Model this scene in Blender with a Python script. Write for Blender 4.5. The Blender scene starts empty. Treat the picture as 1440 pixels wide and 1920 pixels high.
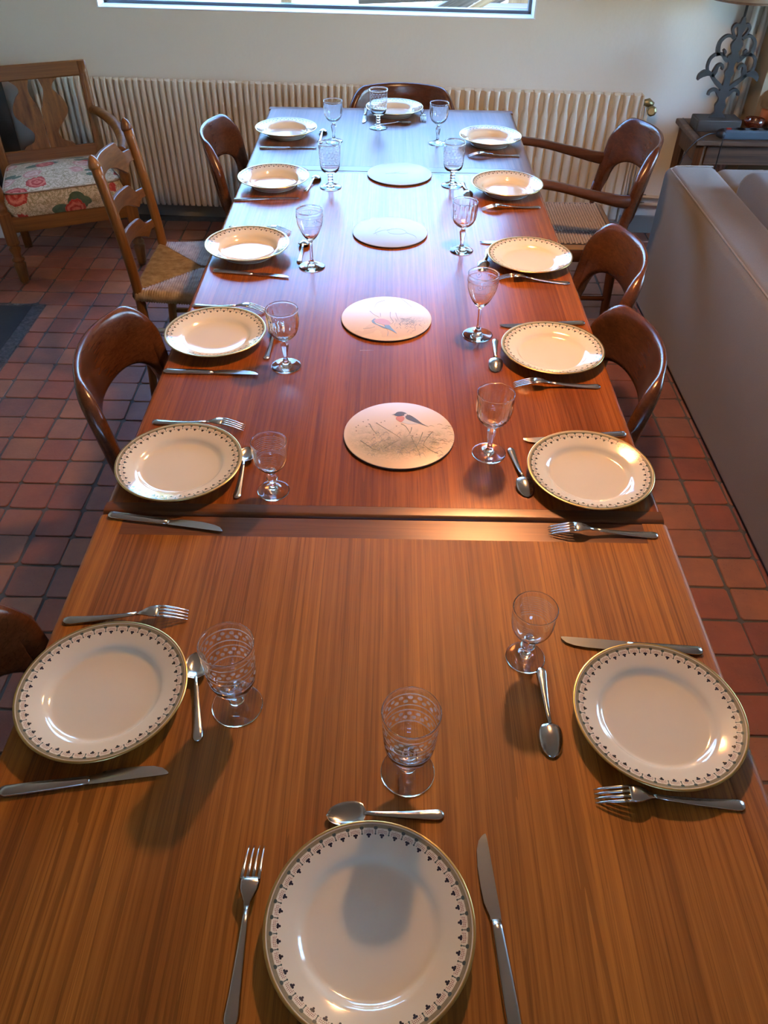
import bpy, bmesh, math, random
from math import pi, sin, cos, sqrt, atan2, radians as R
from mathutils import Vector, Matrix

random.seed(7)
SC = bpy.context.scene
COL = SC.collection

# ------------------------------------------------------------------ camera
cam_d = bpy.data.cameras.new('camera')
cam = bpy.data.objects.new('camera', cam_d)
COL.objects.link(cam)
cam_d.sensor_fit = 'VERTICAL'
cam_d.sensor_height = 24.0
cam_d.lens = 1458.1 / 1920 * 24.0
cam_d.clip_start = 0.05
cam_d.clip_end = 200
CAMZ = 1.7155
_x = Vector((0.99984312, 0.01168735, 0.01330938))
_y = Vector((-0.01771019, 0.67186218, 0.74046442))
_z = -Vector((0.000288, 0.74058397, -0.67196376))
m = Matrix((_x, _y, _z)).transposed().to_4x4()
m.translation = Vector((0, 0, CAMZ))
cam.matrix_world = m
SC.camera = cam

# ------------------------------------------------------------------ view, world, lights
SC.view_settings.view_transform = 'Standard'
SC.view_settings.look = 'None'
SC.view_settings.gamma = 1.0
SC.view_settings.use_curve_mapping = False
SC.view_settings.exposure = 1.15
cy = SC.cycles
cy.use_denoising = True
cy.max_bounces = 14
cy.diffuse_bounces = 5
cy.glossy_bounces = 5
cy.transmission_bounces = 12
cy.transparent_max_bounces = 8
cy.sample_clamp_indirect = 30.0
cy.caustics_reflective = False
cy.caustics_refractive = True
cy.blur_glossy = 0.6

SKY = 1.5
world = bpy.data.worlds.new('world')
SC.world = world
world.use_nodes = True
wt = world.node_tree
wt.nodes.clear()
wo = wt.nodes.new('ShaderNodeOutputWorld')
wb = wt.nodes.new('ShaderNodeBackground')
ws = wt.nodes.new('ShaderNodeTexSky')
ws.sky_type = 'NISHITA'
ws.sun_disc = False
ws.sun_elevation = R(48)
ws.sun_rotation = R(115)
ws.altitude = 100
ws.air_density = 1.2
ws.dust_density = 1.0
wb.inputs['Strength'].default_value = SKY
wm = wt.nodes.new('ShaderNodeMix'); wm.data_type = 'RGBA'; wm.blend_type = 'MULTIPLY'
wm.inputs[0].default_value = 1.0
wm.inputs[7].default_value = (.60, .86, 1.16, 1)      # daylight seen with an indoor white balance
wt.links.new(ws.outputs[0], wm.inputs[6])
wt.links.new(wm.outputs[2], wb.inputs[0])
wt.links.new(wb.outputs[0], wo.inputs[0])

def light(name, typ, loc, rot=(0, 0, 0), **kw):
    d = bpy.data.lights.new(name, typ)
    o = bpy.data.objects.new(name, d)
    COL.objects.link(o)
    o.location = loc
    o.rotation_euler = rot
    for k, v in kw.items():
        if k == 'portal':
            d.cycles.is_portal = v
        else:
            setattr(d, k, v)
    return o

# sun from the side of the house: lights the terrace, does not enter the window
light('sun', 'SUN', (-6, -6, 8), (R(42), 0, R(-45)), energy=9.0, angle=R(0.6), color=(1, .95, .85))

def wy(x):                    # inner face of the window wall
    return 4.36 - 0.048 * (x + 1.2)
WANG = -math.atan(0.048)
# portals: guide sky sampling through the wall openings
light('portal_window', 'AREA', (-.37, wy(-.37) + .05, 1.52), (R(-90), 0, WANG), shape='RECTANGLE', size=2.0, size_y=1.05, portal=True)
light('portal_window_right', 'AREA', (3.06, 2.75, 1.35), (R(90), 0, R(90)), shape='RECTANGLE', size=1.5, size_y=.95, portal=True)


light('portal_fill_window', 'AREA', (.15, -2.35, 1.675), (R(90), 0, 0), shape='RECTANGLE', size=.9, size_y=.75, portal=True)  # serves the fill opening added behind the camera

# ------------------------------------------------------------------ node helpers
class X:
    """socket or number with arithmetic"""
    def __init__(s, t, v): s.t, s.v = t, v
    def _op(s, op, b=None, c=None, clamp=False):
        n = s.t.nodes.new('ShaderNodeMath'); n.operation = op; n.use_clamp = clamp
        for i, q in enumerate((s, b, c)):
            if q is None: continue
            q = q.v if isinstance(q, X) else q
            if isinstance(q, (int, float)): n.inputs[i].default_value = q
            else: s.t.links.new(q, n.inputs[i])
        return X(s.t, n.outputs[0])
    def __add__(s, b): return s._op('ADD', b)
    def __sub__(s, b): return s._op('SUBTRACT', b)
    def __mul__(s, b): return s._op('MULTIPLY', b)
    def __truediv__(s, b): return s._op('DIVIDE', b)
    __radd__ = __add__; __rmul__ = __mul__
    def __rsub__(s, b): return X(s.t, b)._op('SUBTRACT', s)
    def lt(s, b): return s._op('LESS_THAN', b)
    def gt(s, b): return s._op('GREATER_THAN', b)
    def mx(s, b): return s._op('MAXIMUM', b)
    def mn(s, b): return s._op('MINIMUM', b)
    def abs(s): return s._op('ABSOLUTE')
    def sqrt(s): return s._op('SQRT')
    def fract(s): return s._op('FRACT')
    def sin(s): return s._op('SINE')
    def pow(s, b): return s._op('POWER', b)
    def sat(s): return s._op('ADD', 0.0, clamp=True)
    def atan2(s, b): return s._op('ARCTAN2', b)

def hyp(a, b): return (a * a + b * b).sqrt()
def inr(a, lo, hi): return a.gt(lo) * a.lt(hi)

class Mat:
    def __init__(s, name, base=(.8, .8, .8), rough=.5, metal=0., coat=0., spec=.5, sheen=0.):
        s.m = bpy.data.materials.new(name); s.m.use_nodes = True
        s.t = s.m.node_tree; s.b = s.t.nodes['Principled BSDF']; s.o = s.t.nodes['Material Output']
        s.set('Base Color', (*base, 1)); s.set('Roughness', rough); s.set('Metallic', metal)
        s.set('Coat Weight', coat); s.set('Coat Roughness', .025); s.set('Specular IOR Level', spec)
        s.set('Sheen Weight', sheen)
        s._tc = None
    def set(s, k, v): s.b.inputs[k].default_value = v
    def n(s, typ, **kw):
        n = s.t.nodes.new(typ)
        for k, v in kw.items():
            if k in n.inputs: n.inputs[k].default_value = v
            else: setattr(n, k, v)
        return n
    def lk(s, a, b):
        a = a.v if isinstance(a, X) else a
        s.t.links.new(a, b)
    def link(s, a, k): s.lk(a, s.b.inputs[k])
    def tc(s, out='Object'):
        if s._tc is None: s._tc = s.n('ShaderNodeTexCoord')
        return s._tc.outputs[out]
    def xyz(s, out='Object'):
        n = s.n('ShaderNodeSeparateXYZ'); s.lk(s.tc(out), n.inputs[0])
        return [X(s.t, n.outputs[i]) for i in range(3)]
    def map(s, scale=(1, 1, 1), rot=(0, 0, 0), loc=(0, 0, 0), vec=None):
        n = s.n('ShaderNodeMapping'); n.inputs['Scale'].default_value = scale
        n.inputs['Rotation'].default_value = rot; n.inputs['Location'].default_value = loc
        s.lk(vec if vec is not None else s.tc(), n.inputs[0]); return n.outputs[0]
    def noise(s, vec=None, scale=5, detail=4, rough=.55, dist=0.0, col=False):
        n = s.n('ShaderNodeTexNoise'); n.inputs['Scale'].default_value = scale
        n.inputs['Detail'].default_value = detail; n.inputs['Roughness'].default_value = rough
        n.inputs['Distortion'].default_value = dist
        s.lk(vec if vec is not None else s.tc(), n.inputs['Vector'])
        return n.outputs[1] if col else X(s.t, n.outputs[0])
    def vor(s, vec=None, scale=5, feature='F1', rnd=1.0):
        n = s.n('ShaderNodeTexVoronoi'); n.feature = feature; n.inputs['Scale'].default_value = scale
        n.inputs['Randomness'].default_value = rnd
        s.lk(vec if vec is not None else s.tc(), n.inputs['Vector']); return n
    def ramp(s, fac, stops):
        n = s.n('ShaderNodeValToRGB'); e = n.color_ramp.elements
        while len(e) < len(stops): e.new(.5)
        for q, (p, c) in zip(e, stops):
            q.position = p; q.color = (*c, 1) if len(c) == 3 else c
        s.lk(fac, n.inputs[0]); return n.outputs[0]
    def mix(s, fac, a, b, mode='MIX'):
        n = s.n('ShaderNodeMix', data_type='RGBA', blend_type=mode)
        for q, i in ((fac, 0), (a, 6), (b, 7)):
            if isinstance(q, X): q = q.v
            if isinstance(q, (int, float)): n.inputs[i].default_value = q
            elif isinstance(q, tuple): n.inputs[i].default_value = (*q, 1) if len(q) == 3 else q
            else: s.lk(q, n.inputs[i])
        return n.outputs[2]
    def bump(s, h, strength=.3, dist=.002):
        n = s.n('ShaderNodeBump'); n.inputs['Strength'].default_value = strength
        n.inputs['Distance'].default_value = dist; s.lk(h, n.inputs['Height']); s.link(n.outputs[0], 'Normal')
    def rnd(s):
        n = s.n('ShaderNodeObjectInfo'); return X(s.t, n.outputs['Random'])

def wood(name, dark, light_, axis='x', rough=.35, coat=0., streak=1.0, bump=.15, spec=.5, broad=7.0, fine=75, lines=0.0):
    M = Mat(name, rough=rough, coat=coat, spec=spec)
    def sc(a, l):
        return tuple(l if c == axis else a for c in 'xyz')
    r = M.rnd()
    off = M.n('ShaderNodeCombineXYZ'); M.lk(r * 3.7, off.inputs[0]); M.lk(r * 7.3, off.inputs[1]); M.lk(r * 5.1, off.inputs[2])
    va = M.n('ShaderNodeVectorMath', operation='ADD'); M.lk(M.tc(), va.inputs[0]); M.lk(off.outputs[0], va.inputs[1])
    v = va.outputs[0]
    n1 = M.noise(M.map(sc(broad, .5), vec=v), 1, 3, .5, .6)
    n2 = M.noise(M.map(sc(fine, 1.4), vec=v), 1, 5, .65, .25)
    n3 = M.noise(M.map(sc(420, 9), vec=v), 1, 2, .5)
    f = ((n1 - .5) * 1.1 + (n2 - .5) * 1.5 * streak + .5).sat()
    c = M.ramp(f, [(.12, dark), (.5, tuple((a + b) / 2 for a, b in zip(dark, light_))), (.85, light_)])
    pore = (n3 - .56)._op('MULTIPLY', 5.0, clamp=True)
    c = M.mix(pore * .45, c, tuple(q * .45 for q in dark))
    if lines:
        n4 = M.noise(M.map(sc(26, .22), vec=v, loc=(3, 5, 7)), 1, 2, .4, .5)
        ln = (((n4 * 9).fract() - .5).abs().lt(.055)) * (n2 * 1.6 - .35).sat()
        c = M.mix(ln * lines, c, tuple(q * .35 for q in dark))
    M.link(c, 'Base Color')
    M.bump(n3 * .5 + n2 * .5, bump, .0006)
    return M

# ------------------------------------------------------------------ mesh helpers
def mk(name, V, F, mat, parent=None, smooth=True, loc=(0, 0, 0), rot=0.0):
    me = bpy.data.meshes.new(name)
    me.from_pydata([tuple(v) for v in V], [], F)
    me.update()
    if smooth: me.polygons.foreach_set('use_smooth', [True] * len(me.polygons))
    if mat is not None: me.materials.append(mat.m)
    o = bpy.data.objects.new(name, me)
    COL.objects.link(o)
    if parent is not None: o.parent = parent
    o.location = loc
    if rot: o.rotation_euler = (0, 0, rot) if not isinstance(rot, tuple) else rot
    return o

def fixn(o):
    bm = bmesh.new(); bm.from_mesh(o.data)
    bmesh.ops.recalc_face_normals(bm, faces=bm.faces)
    bm.to_mesh(o.data); bm.free(); return o

def sharp(o, deg=35):
    o.data.set_sharp_from_angle(angle=R(deg)); return o

def bev(o, w, seg=2, deg=35):
    md = o.modifiers.new('bevel', 'BEVEL'); md.width = w; md.segments = seg
    md.limit_method = 'ANGLE'; md.angle_limit = R(deg); md.harden_normals = False
    return o

def sub(o, lv=1):
    md = o.modifiers.new('subsurf', 'SUBSURF'); md.levels = lv; md.render_levels = lv; return o

def join(*parts):
    V, F = [], []
    for v, f in parts:
        n = len(V); V += list(v); F += [tuple(i + n for i in q) for q in f]
    return V, F

def box(x0, x1, y0, y1, z0, z1):
    V = [(x, y, z) for z in (z0, z1) for y in (y0, y1) for x in (x0, x1)]
    F = [(0, 2, 3, 1), (4, 5, 7, 6), (0, 1, 5, 4), (2, 6, 7, 3), (0, 4, 6, 2), (1, 3, 7, 5)]
    return V, F

def lathe(prof, seg=32, rfun=None, caps=False):
    V, F = [], []
    idx = []
    for k, (r, z) in enumerate(prof):
        if r < 1e-6:
            idx.append([len(V)] * seg); V.append((0, 0, z)); continue
        row = []
        for i in range(seg):
            a = 2 * pi * i / seg
            rr = rfun(r, z, a, k) if rfun else r
            row.append(len(V)); V.append((rr * cos(a), rr * sin(a), z))
        idx.append(row)
    for A, B in zip(idx, idx[1:]):
        for i in range(seg):
            j = (i + 1) % seg
            q = []
            for w in (A[i], A[j], B[j], B[i]):
                if w not in q: q.append(w)
            if len(q) > 2: F.append(tuple(q))
    if caps:
        for row, rev in ((idx[0], True), (idx[-1], False)):
            if len(set(row)) > 2: F.append(tuple(reversed(row)) if rev else tuple(row))
    return V, F

def frame_path(pts, up=(0, 0, 1)):
    P = [Vector(p) for p in pts]; out = []
    up = Vector(up)
    for i, p in enumerate(P):
        t = (P[min(i + 1, len(P) - 1)] - P[max(i - 1, 0)]).normalized()
        s = t.cross(up)
        if s.length < 1e-4: s = t.cross(Vector((1, 0, 0)))
        s.normalize(); n = s.cross(t).normalized(); out.append((p, s, n))
    return out

def tube(pts, rad, seg=10, up=(0, 0, 1), caps=True, p=2.0):
    """swept (super)ellipse; rad: number, list, or list of (a,b)"""
    fr = frame_path(pts, up); n = len(fr)
    if not isinstance(rad, (list, tuple)): rad = [rad] * n
    if isinstance(rad, tuple): rad = [rad] * n
    V, F = [], []
    for (c, s, u), r in zip(fr, rad):
        a, b = r if isinstance(r, (tuple, list)) else (r, r)
        for i in range(seg):
            th = 2 * pi * i / seg
            cx, sx = cos(th), sin(th)
            k = 2.0 / p
            V.append(c + s * (a * math.copysign(abs(cx) ** k, cx)) + u * (b * math.copysign(abs(sx) ** k, sx)))
    for k in range(n - 1):
        for i in range(seg):
            j = (i + 1) % seg
            F.append((k * seg + i, k * seg + j, (k + 1) * seg + j, (k + 1) * seg + i))
    if caps:
        F.append(tuple(reversed(range(seg)))); F.append(tuple(range((n - 1) * seg, n * seg)))
    return V, F

def ribbon(path, widths, th, plane='xz', off=0.0):
    """flat bar of varying width following a 2D path; thickness th across the plane"""
    n = len(path)
    if not isinstance(widths, (list, tuple)): widths = [widths] * n
    V, F = [], []
    for i in range(n):
        a = Vector(path[max(i - 1, 0)]); b = Vector(path[min(i + 1, n - 1)])
        t = (b - a).normalized(); nn = Vector((-t.y, t.x)); p = Vector(path[i]); w = widths[i] / 2
        for q, d in ((p + nn * w, -th / 2), (p + nn * w, th / 2), (p - nn * w, th / 2), (p - nn * w, -th / 2)):
            V.append((q.x, off + d, q.y) if plane == 'xz' else (q.x, q.y, off + d))
    for i in range(n - 1):
        for k in range(4):
            j = (k + 1) % 4
            F.append((i * 4 + k, i * 4 + j, (i + 1) * 4 + j, (i + 1) * 4 + k))
    F.append((3, 2, 1, 0)); e = (n - 1) * 4; F.append((e, e + 1, e + 2, e + 3))
    return V, F

def extrude(poly, z0, z1):
    n = len(poly)
    V = [(x, y, z0) for x, y in poly] + [(x, y, z1) for x, y in poly]
    F = [tuple(reversed(range(n))), tuple(range(n, 2 * n))]
    for i in range(n):
        j = (i + 1) % n; F.append((i, j, n + j, n + i))
    return V, F

def smooth_path(pts, k=6):
    """Catmull-Rom through the points"""
    P = [Vector(p) for p in pts]; out = []
    for i in range(len(P) - 1):
        p0, p1, p2, p3 = P[max(i - 1, 0)], P[i], P[i + 1], P[min(i + 2, len(P) - 1)]
        for j in range(k):
            t = j / k
            out.append(.5 * ((2 * p1) + (p2 - p0) * t + (2 * p0 - 5 * p1 + 4 * p2 - p3) * t * t + (3 * p1 - p0 - 3 * p2 + p3) * t ** 3))
    out.append(P[-1]); return out

def thing(name, label, cat, loc=(0, 0, 0), rotz=0.0, group=None):
    o = bpy.data.objects.new(name, None); COL.objects.link(o)
    o.empty_display_size = .05
    o.location = loc; o.rotation_euler = (0, 0, rotz)
    o['label'] = label; o['category'] = cat
    if group: o['group'] = group
    return o
def tag(o, label, cat, group=None):
    o['label'] = label; o['category'] = cat
    if group: o['group'] = group
    return o
def struct(o, label=None):
    o['kind'] = 'structure'
    if label: o['label'] = label
    return o
def dup(root, loc, rotz=0.0, label=None, group=None):
    r = root.copy(); COL.objects.link(r); r.location = loc; r.rotation_euler = (0, 0, rotz)
    if label: r['label'] = label
    if group: r['group'] = group
    for ch in list(root.children):
        c = ch.copy(); COL.objects.link(c); c.parent = r
        for g in list(ch.children):
            d = g.copy(); COL.objects.link(d); d.parent = c
    return r

# ------------------------------------------------------------------ materials
def lin(r, g, b):
    f = lambda c: (c / 255 / 12.92) if c <= 10.3 else ((c / 255 + .055) / 1.055) ** 2.4
    return (f(r), f(g), f(b))

m_wall = Mat('plaster', (.62, .60, .55), .85)
m_wall.link(m_wall.mix(m_wall.noise(scale=1.3, detail=5), (.74, .68, .585), (.80, .74, .645)), 'Base Color')
m_wall.bump(m_wall.noise(scale=40, detail=4), .25, .004)
m_ceil = Mat('ceiling_plaster', (.74, .64, .50), .8)
m_base = Mat('baseboard_paint', (.30, .29, .26), .5)
m_white = Mat('white_paint', (.80, .80, .78), .35)
m_black_frame = Mat('dark_window_frame', (.10, .12, .14), .4)
m_rad = Mat('radiator_enamel', (.70, .61, .48), .35)
m_grout = Mat('grout', (.045, .04, .036), .9)
m_grout.link(m_grout.mix(m_grout.noise(scale=30), (.06, .055, .05), (.14, .13, .115)), 'Base Color')

def tile_mat():
    M = Mat('terracotta', rough=.5)
    g = M.n('ShaderNodeNewGeometry')
    r = (M.rnd() + X(M.t, g.outputs['Random Per Island'])).fract()
    c = M.ramp(r, [(0, (.26, .078, .048)), (.3, (.34, .105, .058)), (.55, (.29, .115, .070)), (.8, (.40, .155, .075)), (1, (.22, .090, .070))])
    gv = g.outputs['Position']
    n1 = M.noise(gv, 9, 5, .6); n2 = M.noise(gv, 70, 4, .65)
    c = M.mix((n1 - .35) * 1.2, c, (.115, .060, .050))
    c = M.mix((n2 - .55)._op('MULTIPLY', 3.0, clamp=True) * .6, c, (.33, .15, .09))
    sp = X(M.t, M.vor(gv, 120).outputs['Distance'])
    c = M.mix(sp.lt(.10) * (n1.gt(.52)), c, (.03, .02, .018))
    M.link(c, 'Base Color')
    M.link(n1 * .25 + .32, 'Roughness')
    M.bump(n1 * .6 + n2 * .4, .5, .003)
    return M
m_tile = tile_mat()

m_teak_main = wood('teak_main', (.13, .025, .004), (.38, .098, .014), 'y', rough=.23, streak=.75, bump=.08, spec=.40, fine=150, lines=.5)
m_teak_leaf = wood('teak_leaf', (.15, .040, .005), (.50, .175, .022), 'y', rough=.52, spec=.25, streak=.8, bump=.12, broad=8, fine=150, lines=.75)
m_teak_far = wood('teak_far', (.085, .035, .015), (.22, .10, .045), 'y', rough=.36, streak=1.3, bump=.2, broad=11)
m_teak_x = wood('teak_cross', (.075, .020, .006), (.20, .070, .020), 'x', rough=.30, streak=.8, bump=.08)
m_teak_chair_z = wood('teak_chair_upright', (.045, .013, .006), (.13, .042, .016), 'z', rough=.28, streak=.7, bump=.06)
m_teak_chair = wood('teak_chair', (.055, .015, .006), (.15, .048, .016), 'y', rough=.24, streak=.6, bump=.05, broad=12, fine=110, lines=.5)
m_teak_arm = wood('teak_arm', (.045, .013, .006), (.13, .042, .016), 'x', rough=.27, streak=.7, bump=.06)
m_oak = wood('honey_wood', (.10, .032, .007), (.28, .11, .024), 'z', spec=.35, rough=.32, streak=.8, bump=.1)
m_oak_x = wood('honey_wood_cross', (.10, .032, .007), (.28, .11, .024), 'x', spec=.3, rough=.36, streak=.8, bump=.1)
m_oak_y = wood('honey_wood_slat', (.11, .045, .014), (.29, .135, .05), 'y', rough=.34, streak=.7, bump=.1)
m_burl = wood('burl_walnut', (.075, .022, .006), (.34, .14, .03), 'z', rough=.36, spec=.3, streak=.5, bump=.05, broad=16)
m_old = wood('old_table_wood', (.05, .026, .013), (.18, .10, .05), 'x', rough=.55, streak=1.2, bump=.4)
m_old_z = wood('old_table_wood_leg', (.05, .022, .010), (.17, .08, .035), 'z', rough=.5, streak=1.0, bump=.3)
m_grey_wood = wood('grey_block_wood', (.025, .021, .017), (.065, .055, .045), 'x', rough=.6, streak=.8, bump=.3)
m_steel = Mat('stainless_steel', (.56, .55, .53), .2, 1.0)
m_steel.link(m_steel.noise(m_steel.map((30, 300, 30)), 1, 3) * .16 + .12, 'Roughness')
m_brass = Mat('aged_brass', (.35, .28, .14), .4, 1.0)
m_black = Mat('black_rubber', (.012, .012, .012), .5)
m_rung = Mat('steel_rung', (.5, .5, .5), .3, 1.0)

def plate_mat():
    M = Mat('porcelain', (.72, .66, .57), .12, coat=.6)
    x, y, z = M.xyz()
    r = hyp(x, y); a = (y.atan2(x) / (2 * pi) + 1.0)
    N = 40
    cell = (a * N).fract() - .5
    u = cell * (r * (2 * pi / N))
    base = M.mix(M.noise(scale=14, detail=2), (.77, .65, .49), (.74, .62, .465))
    # clover of three petals and a stalk
    def dot(uu, vv, du, dv, rad): return hyp(uu - du, vv - dv).lt(rad)
    au = u.abs()
    clover = dot(au, r, .0016, .1060, .00135).mx(dot(u, r, 0, .1038, .0014)).mx((au.lt(.0005)) * inr(r, .1025, .1078))
    du = (u / .0019).fract() - .5; dv = (r / .0018).fract() - .5
    dots = hyp(du, dv).lt(.30) * au.lt(.0064) * inr(r + au * .35, .1085, .1128)
    drop = hyp(au - .0083, r - .1070).lt(.0010).mx(hyp(au - .0083, r - .1138).lt(.0018)).mx((au - .0083).abs().lt(.0003) * inr(r, .1068, .1135))
    band = inr(r, .1137, .1182)
    olive = M.mix(M.noise(scale=300, detail=1), (.13, .10, .045), (.23, .17, .08))
    c = M.mix(band * .85, base, olive)
    c = M.mix(dots, c, (.26, .05, .04))
    c = M.mix(drop, c, (.065, .085, .075))
    c = M.mix(clover, c, (.02, .018, .035))
    top = z.gt(.0035)
    c = M.mix(top, base, c)
    M.link(c, 'Base Color')
    return M
m_plate = plate_mat()
m_gold = Mat('gilding', (.62, .44, .16), .28, 1.0)

def glass_mat(kind):
    M = Mat('glass_' + kind, rough=0)
    t = M.t; t.nodes.remove(M.b)
    g = M.n('ShaderNodeBsdfGlass'); g.inputs['IOR'].default_value = 1.45; g.inputs['Roughness'].default_value = 0.0
    g.inputs['Color'].default_value = (.985, .99, .985, 1)
    if kind in ('plain', 'cut'):
        M.lk(g.outputs[0], M.o.inputs[0]); return M
    x, y, z = M.xyz(); a = y.atan2(x) / (2 * pi) + 1.0
    if kind == 'goblet':      # two rows of small etched discs between fine lines, twice
        pat = None
        for z0 in (.1195, .0865):
            for k, dz in enumerate((.0038, -.0038)):
                u = (a * 18 + .5 * k).fract() - .5
                d = hyp(u * (2 * pi * .037 / 18), z - (z0 + dz)).lt(.0033)
                pat = d if pat is None else pat.mx(d)
            pat = pat.mx((z - (z0 + .0115)).abs().lt(.0012)).mx((z - (z0 - .0115)).abs().lt(.0012))
    elif kind == 'banded':
        f = (z / .0042).fract()
        pat = f.lt(.22) * inr(z, .070, .108) * (M.noise(M.map((20, 20, 4)), 1, 2).gt(.42))
    else:                     # tulip with ringed ornaments
        u = (a * 7).fract() - .5
        w = u * (2 * pi * .038 / 7)
        pat = None
        for z0, sh in ((.142, 0.0), (.115, .5)):
            uu = (a * 7 + sh).fract() - .5
            w = uu * (2 * pi * .038 / 7)
            h = hyp(w, z - z0)
            q = inr(h, .0056, .0070).mx(h.lt(.0022)).mx((z - (z0 + .0055)).abs().lt(.0006) * w.abs().gt(.006))
            q = q.mx((z - (z0 + .012)).abs().lt(.0006))
            pat = q if pat is None else pat.mx(q)
    d = M.n('ShaderNodeBsdfDiffuse'); d.inputs[0].default_value = (.8, .8, .8, 1)
    tr = M.n('ShaderNodeBsdfTranslucent'); tr.inputs[0].default_value = (.8, .8, .8, 1)
    mm = M.n('ShaderNodeMixShader'); mm.inputs[0].default_value = .5
    M.lk(d.outputs[0], mm.inputs[1]); M.lk(tr.outputs[0], mm.inputs[2])
    mx = M.n('ShaderNodeMixShader'); M.lk(pat * .24, mx.inputs[0]); M.lk(g.outputs[0], mx.inputs[1]); M.lk(mm.outputs[0], mx.inputs[2])
    M.lk(mx.outputs[0], M.o.inputs[0])
    return M
m_glass = glass_mat('plain')
m_pane = Mat('window_glass', rough=0)
_g = m_pane.n('ShaderNodeBsdfGlass'); _g.inputs['IOR'].default_value = 1.02; _g.inputs['Roughness'].default_value = 0
m_pane.t.nodes.remove(m_pane.b); m_pane.lk(_g.outputs[0], m_pane.o.inputs[0])

def fabric(name, a, b, scale=300, rough=.9, big=3.0, sheen=.2):
    M = Mat(name, rough=rough, sheen=sheen, spec=.2)
    n = M.noise(scale=scale, detail=2); n2 = M.noise(scale=big, detail=3)
    M.link(M.mix(n * .6 + n2 * .4, a, b), 'Base Color'); M.bump(n, .35, .001); return M
m_sofa = fabric('sofa_linen', (.125, .092, .060), (.225, .172, .120))
m_sofa2 = fabric('sofa_cushion_linen', (.085, .066, .05), (.15, .12, .092))
m_pipe = fabric('sofa_piping', (.22, .17, .13), (.30, .235, .18))

def floral():
    M = Mat('floral_print', rough=.85, spec=.2, sheen=.1)
    v = M.map((1, 1, 1), rot=(.3, .2, .4))
    base = M.mix(M.noise(v, 40, 4), (.70, .55, .37), (.54, .41, .26))
    n = M.noise(v, 26, 5, .7, 1.5)
    base = M.mix(inr(n, .46, .53), base, (.34, .25, .13))
    n5 = M.noise(v, 55, 4, .6, 2.0)
    base = M.mix(n5.gt(.60), base, (.30, .25, .13))
    vg = M.vor(M.map((1, 1.9, 1.2), rot=(.2, .6, 1.1), loc=(3.1, 1.2, .4)), 8)
    dg = X(M.t, vg.outputs['Distance']); sg = M.n('ShaderNodeSeparateColor'); M.lk(vg.outputs['Color'], sg.inputs[0])
    leaf = dg.lt(.42) * X(M.t, sg.outputs[0]).gt(.42)
    c = M.mix(leaf, base, M.mix(M.noise(v, 60, 3), (.045, .09, .055), (.13, .17, .09)))
    vv = M.vor(v, 9.5); d = X(M.t, vv.outputs['Distance']); s2 = M.n('ShaderNodeSeparateColor'); M.lk(vv.outputs['Color'], s2.inputs[0])
    pick = X(M.t, s2.outputs[1])
    n3 = M.noise(v, 38, 3, .6, .8)
    rose = (d + (n3 - .5) * .28).lt(.46) * pick.gt(.22)
    ring = ((d * 30 + n3 * 10).sin() * .5 + .5)
    red = M.mix(ring, (.40, .035, .022), (.66, .19, .12))
    pink = M.mix(ring, (.50, .22, .16), (.66, .46, .35))
    c = M.mix(rose, c, M.mix(X(M.t, s2.outputs[2]).gt(.72), red, pink))
    M.link(c, 'Base Color'); M.bump(M.noise(scale=400), .2, .0006)
    return M
m_floral = floral()

# ------------------------------------------------------------------ room shell
T = 0.74                      # table top height
XL, XR, YF, ZC = -2.7, 3.1, -2.4, 2.55

def quadwall(name, segs, mat):
    """segs: boxes given in wall-local (s, out, z); s = world x, out measured outwards from wy"""
    V, F = [], []
    for s0, s1, o0, o1, z0, z1 in segs:
        b = [(s, wy(s) + o, z) for z in (z0, z1) for o in (o0, o1) for s in (s0, s1)]
        n = len(V); V += b
        F += [tuple(n + i for i in q) for q in ((0, 2, 3, 1), (4, 5, 7, 6), (0, 1, 5, 4), (2, 6, 7, 3), (0, 4, 6, 2), (1, 3, 7, 5))]
    return mk(name, V, F, mat, smooth=False)

WX0, WX1, WZ0, WZ1 = -1.415, .668, .985, 2.06
struct(quadwall('wall_back', [(XL, WX0, 0, .16, -.05, ZC), (WX1, XR, 0, .16, -.05, ZC), (WX0, WX1, 0, .16, -.05, WZ0), (WX0, WX1, 0, .16, WZ1, ZC)], m_wall))
struct(mk('wall_left', *box(XL - .2, XL, YF, 4.8, -.05, ZC), m_wall, smooth=False))
struct(mk('wall_front', *join(box(XL - .2, -.3, YF - .2, YF, -.05, ZC), box(.6, XR + .2, YF - .2, YF, -.05, ZC), box(-.3, .6, YF - .2, YF, -.05, 1.3), box(-.3, .6, YF - .2, YF, 2.05, ZC)), m_wall, smooth=False))
wf = struct(mk('fill_window', *join(box(-.3, -.25, YF - .06, YF, 1.3, 2.05), box(.55, .6, YF - .06, YF, 1.3, 2.05), box(.125, .175, YF - .06, YF, 1.3, 2.05), box(-.25, .55, YF - .06, YF, 1.3, 1.35), box(-.25, .55, YF - .06, YF, 2.0, 2.05)), m_white, smooth=False))  # unseen window added behind the camera as daylight fill
mk('pane', *box(-.25, .125, YF - .035, YF - .025, 1.35, 2.0), m_pane, wf, smooth=False)
mk('pane', *box(.175, .55, YF - .035, YF - .025, 1.35, 2.0), m_pane, wf, smooth=False)
struct(mk('wall_right', *join(box(XR, XR + .2, YF, 2.0, -.05, ZC), box(XR, XR + .2, 3.5, 4.6, -.05, ZC), box(XR, XR + .2, 2.0, 3.5, -.05, .88), box(XR, XR + .2, 2.0, 3.5, 1.82, ZC)), m_wall, smooth=False))
struct(mk('ceiling', *box(XL - .2, XR + .2, YF - .2, 4.8, ZC, ZC + .15), m_ceil, smooth=False))
floor = struct(mk('floor', *box(XL - .2, XR + .2, YF - .2, 4.8, -.12, -.004), m_grout, smooth=False))

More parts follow.
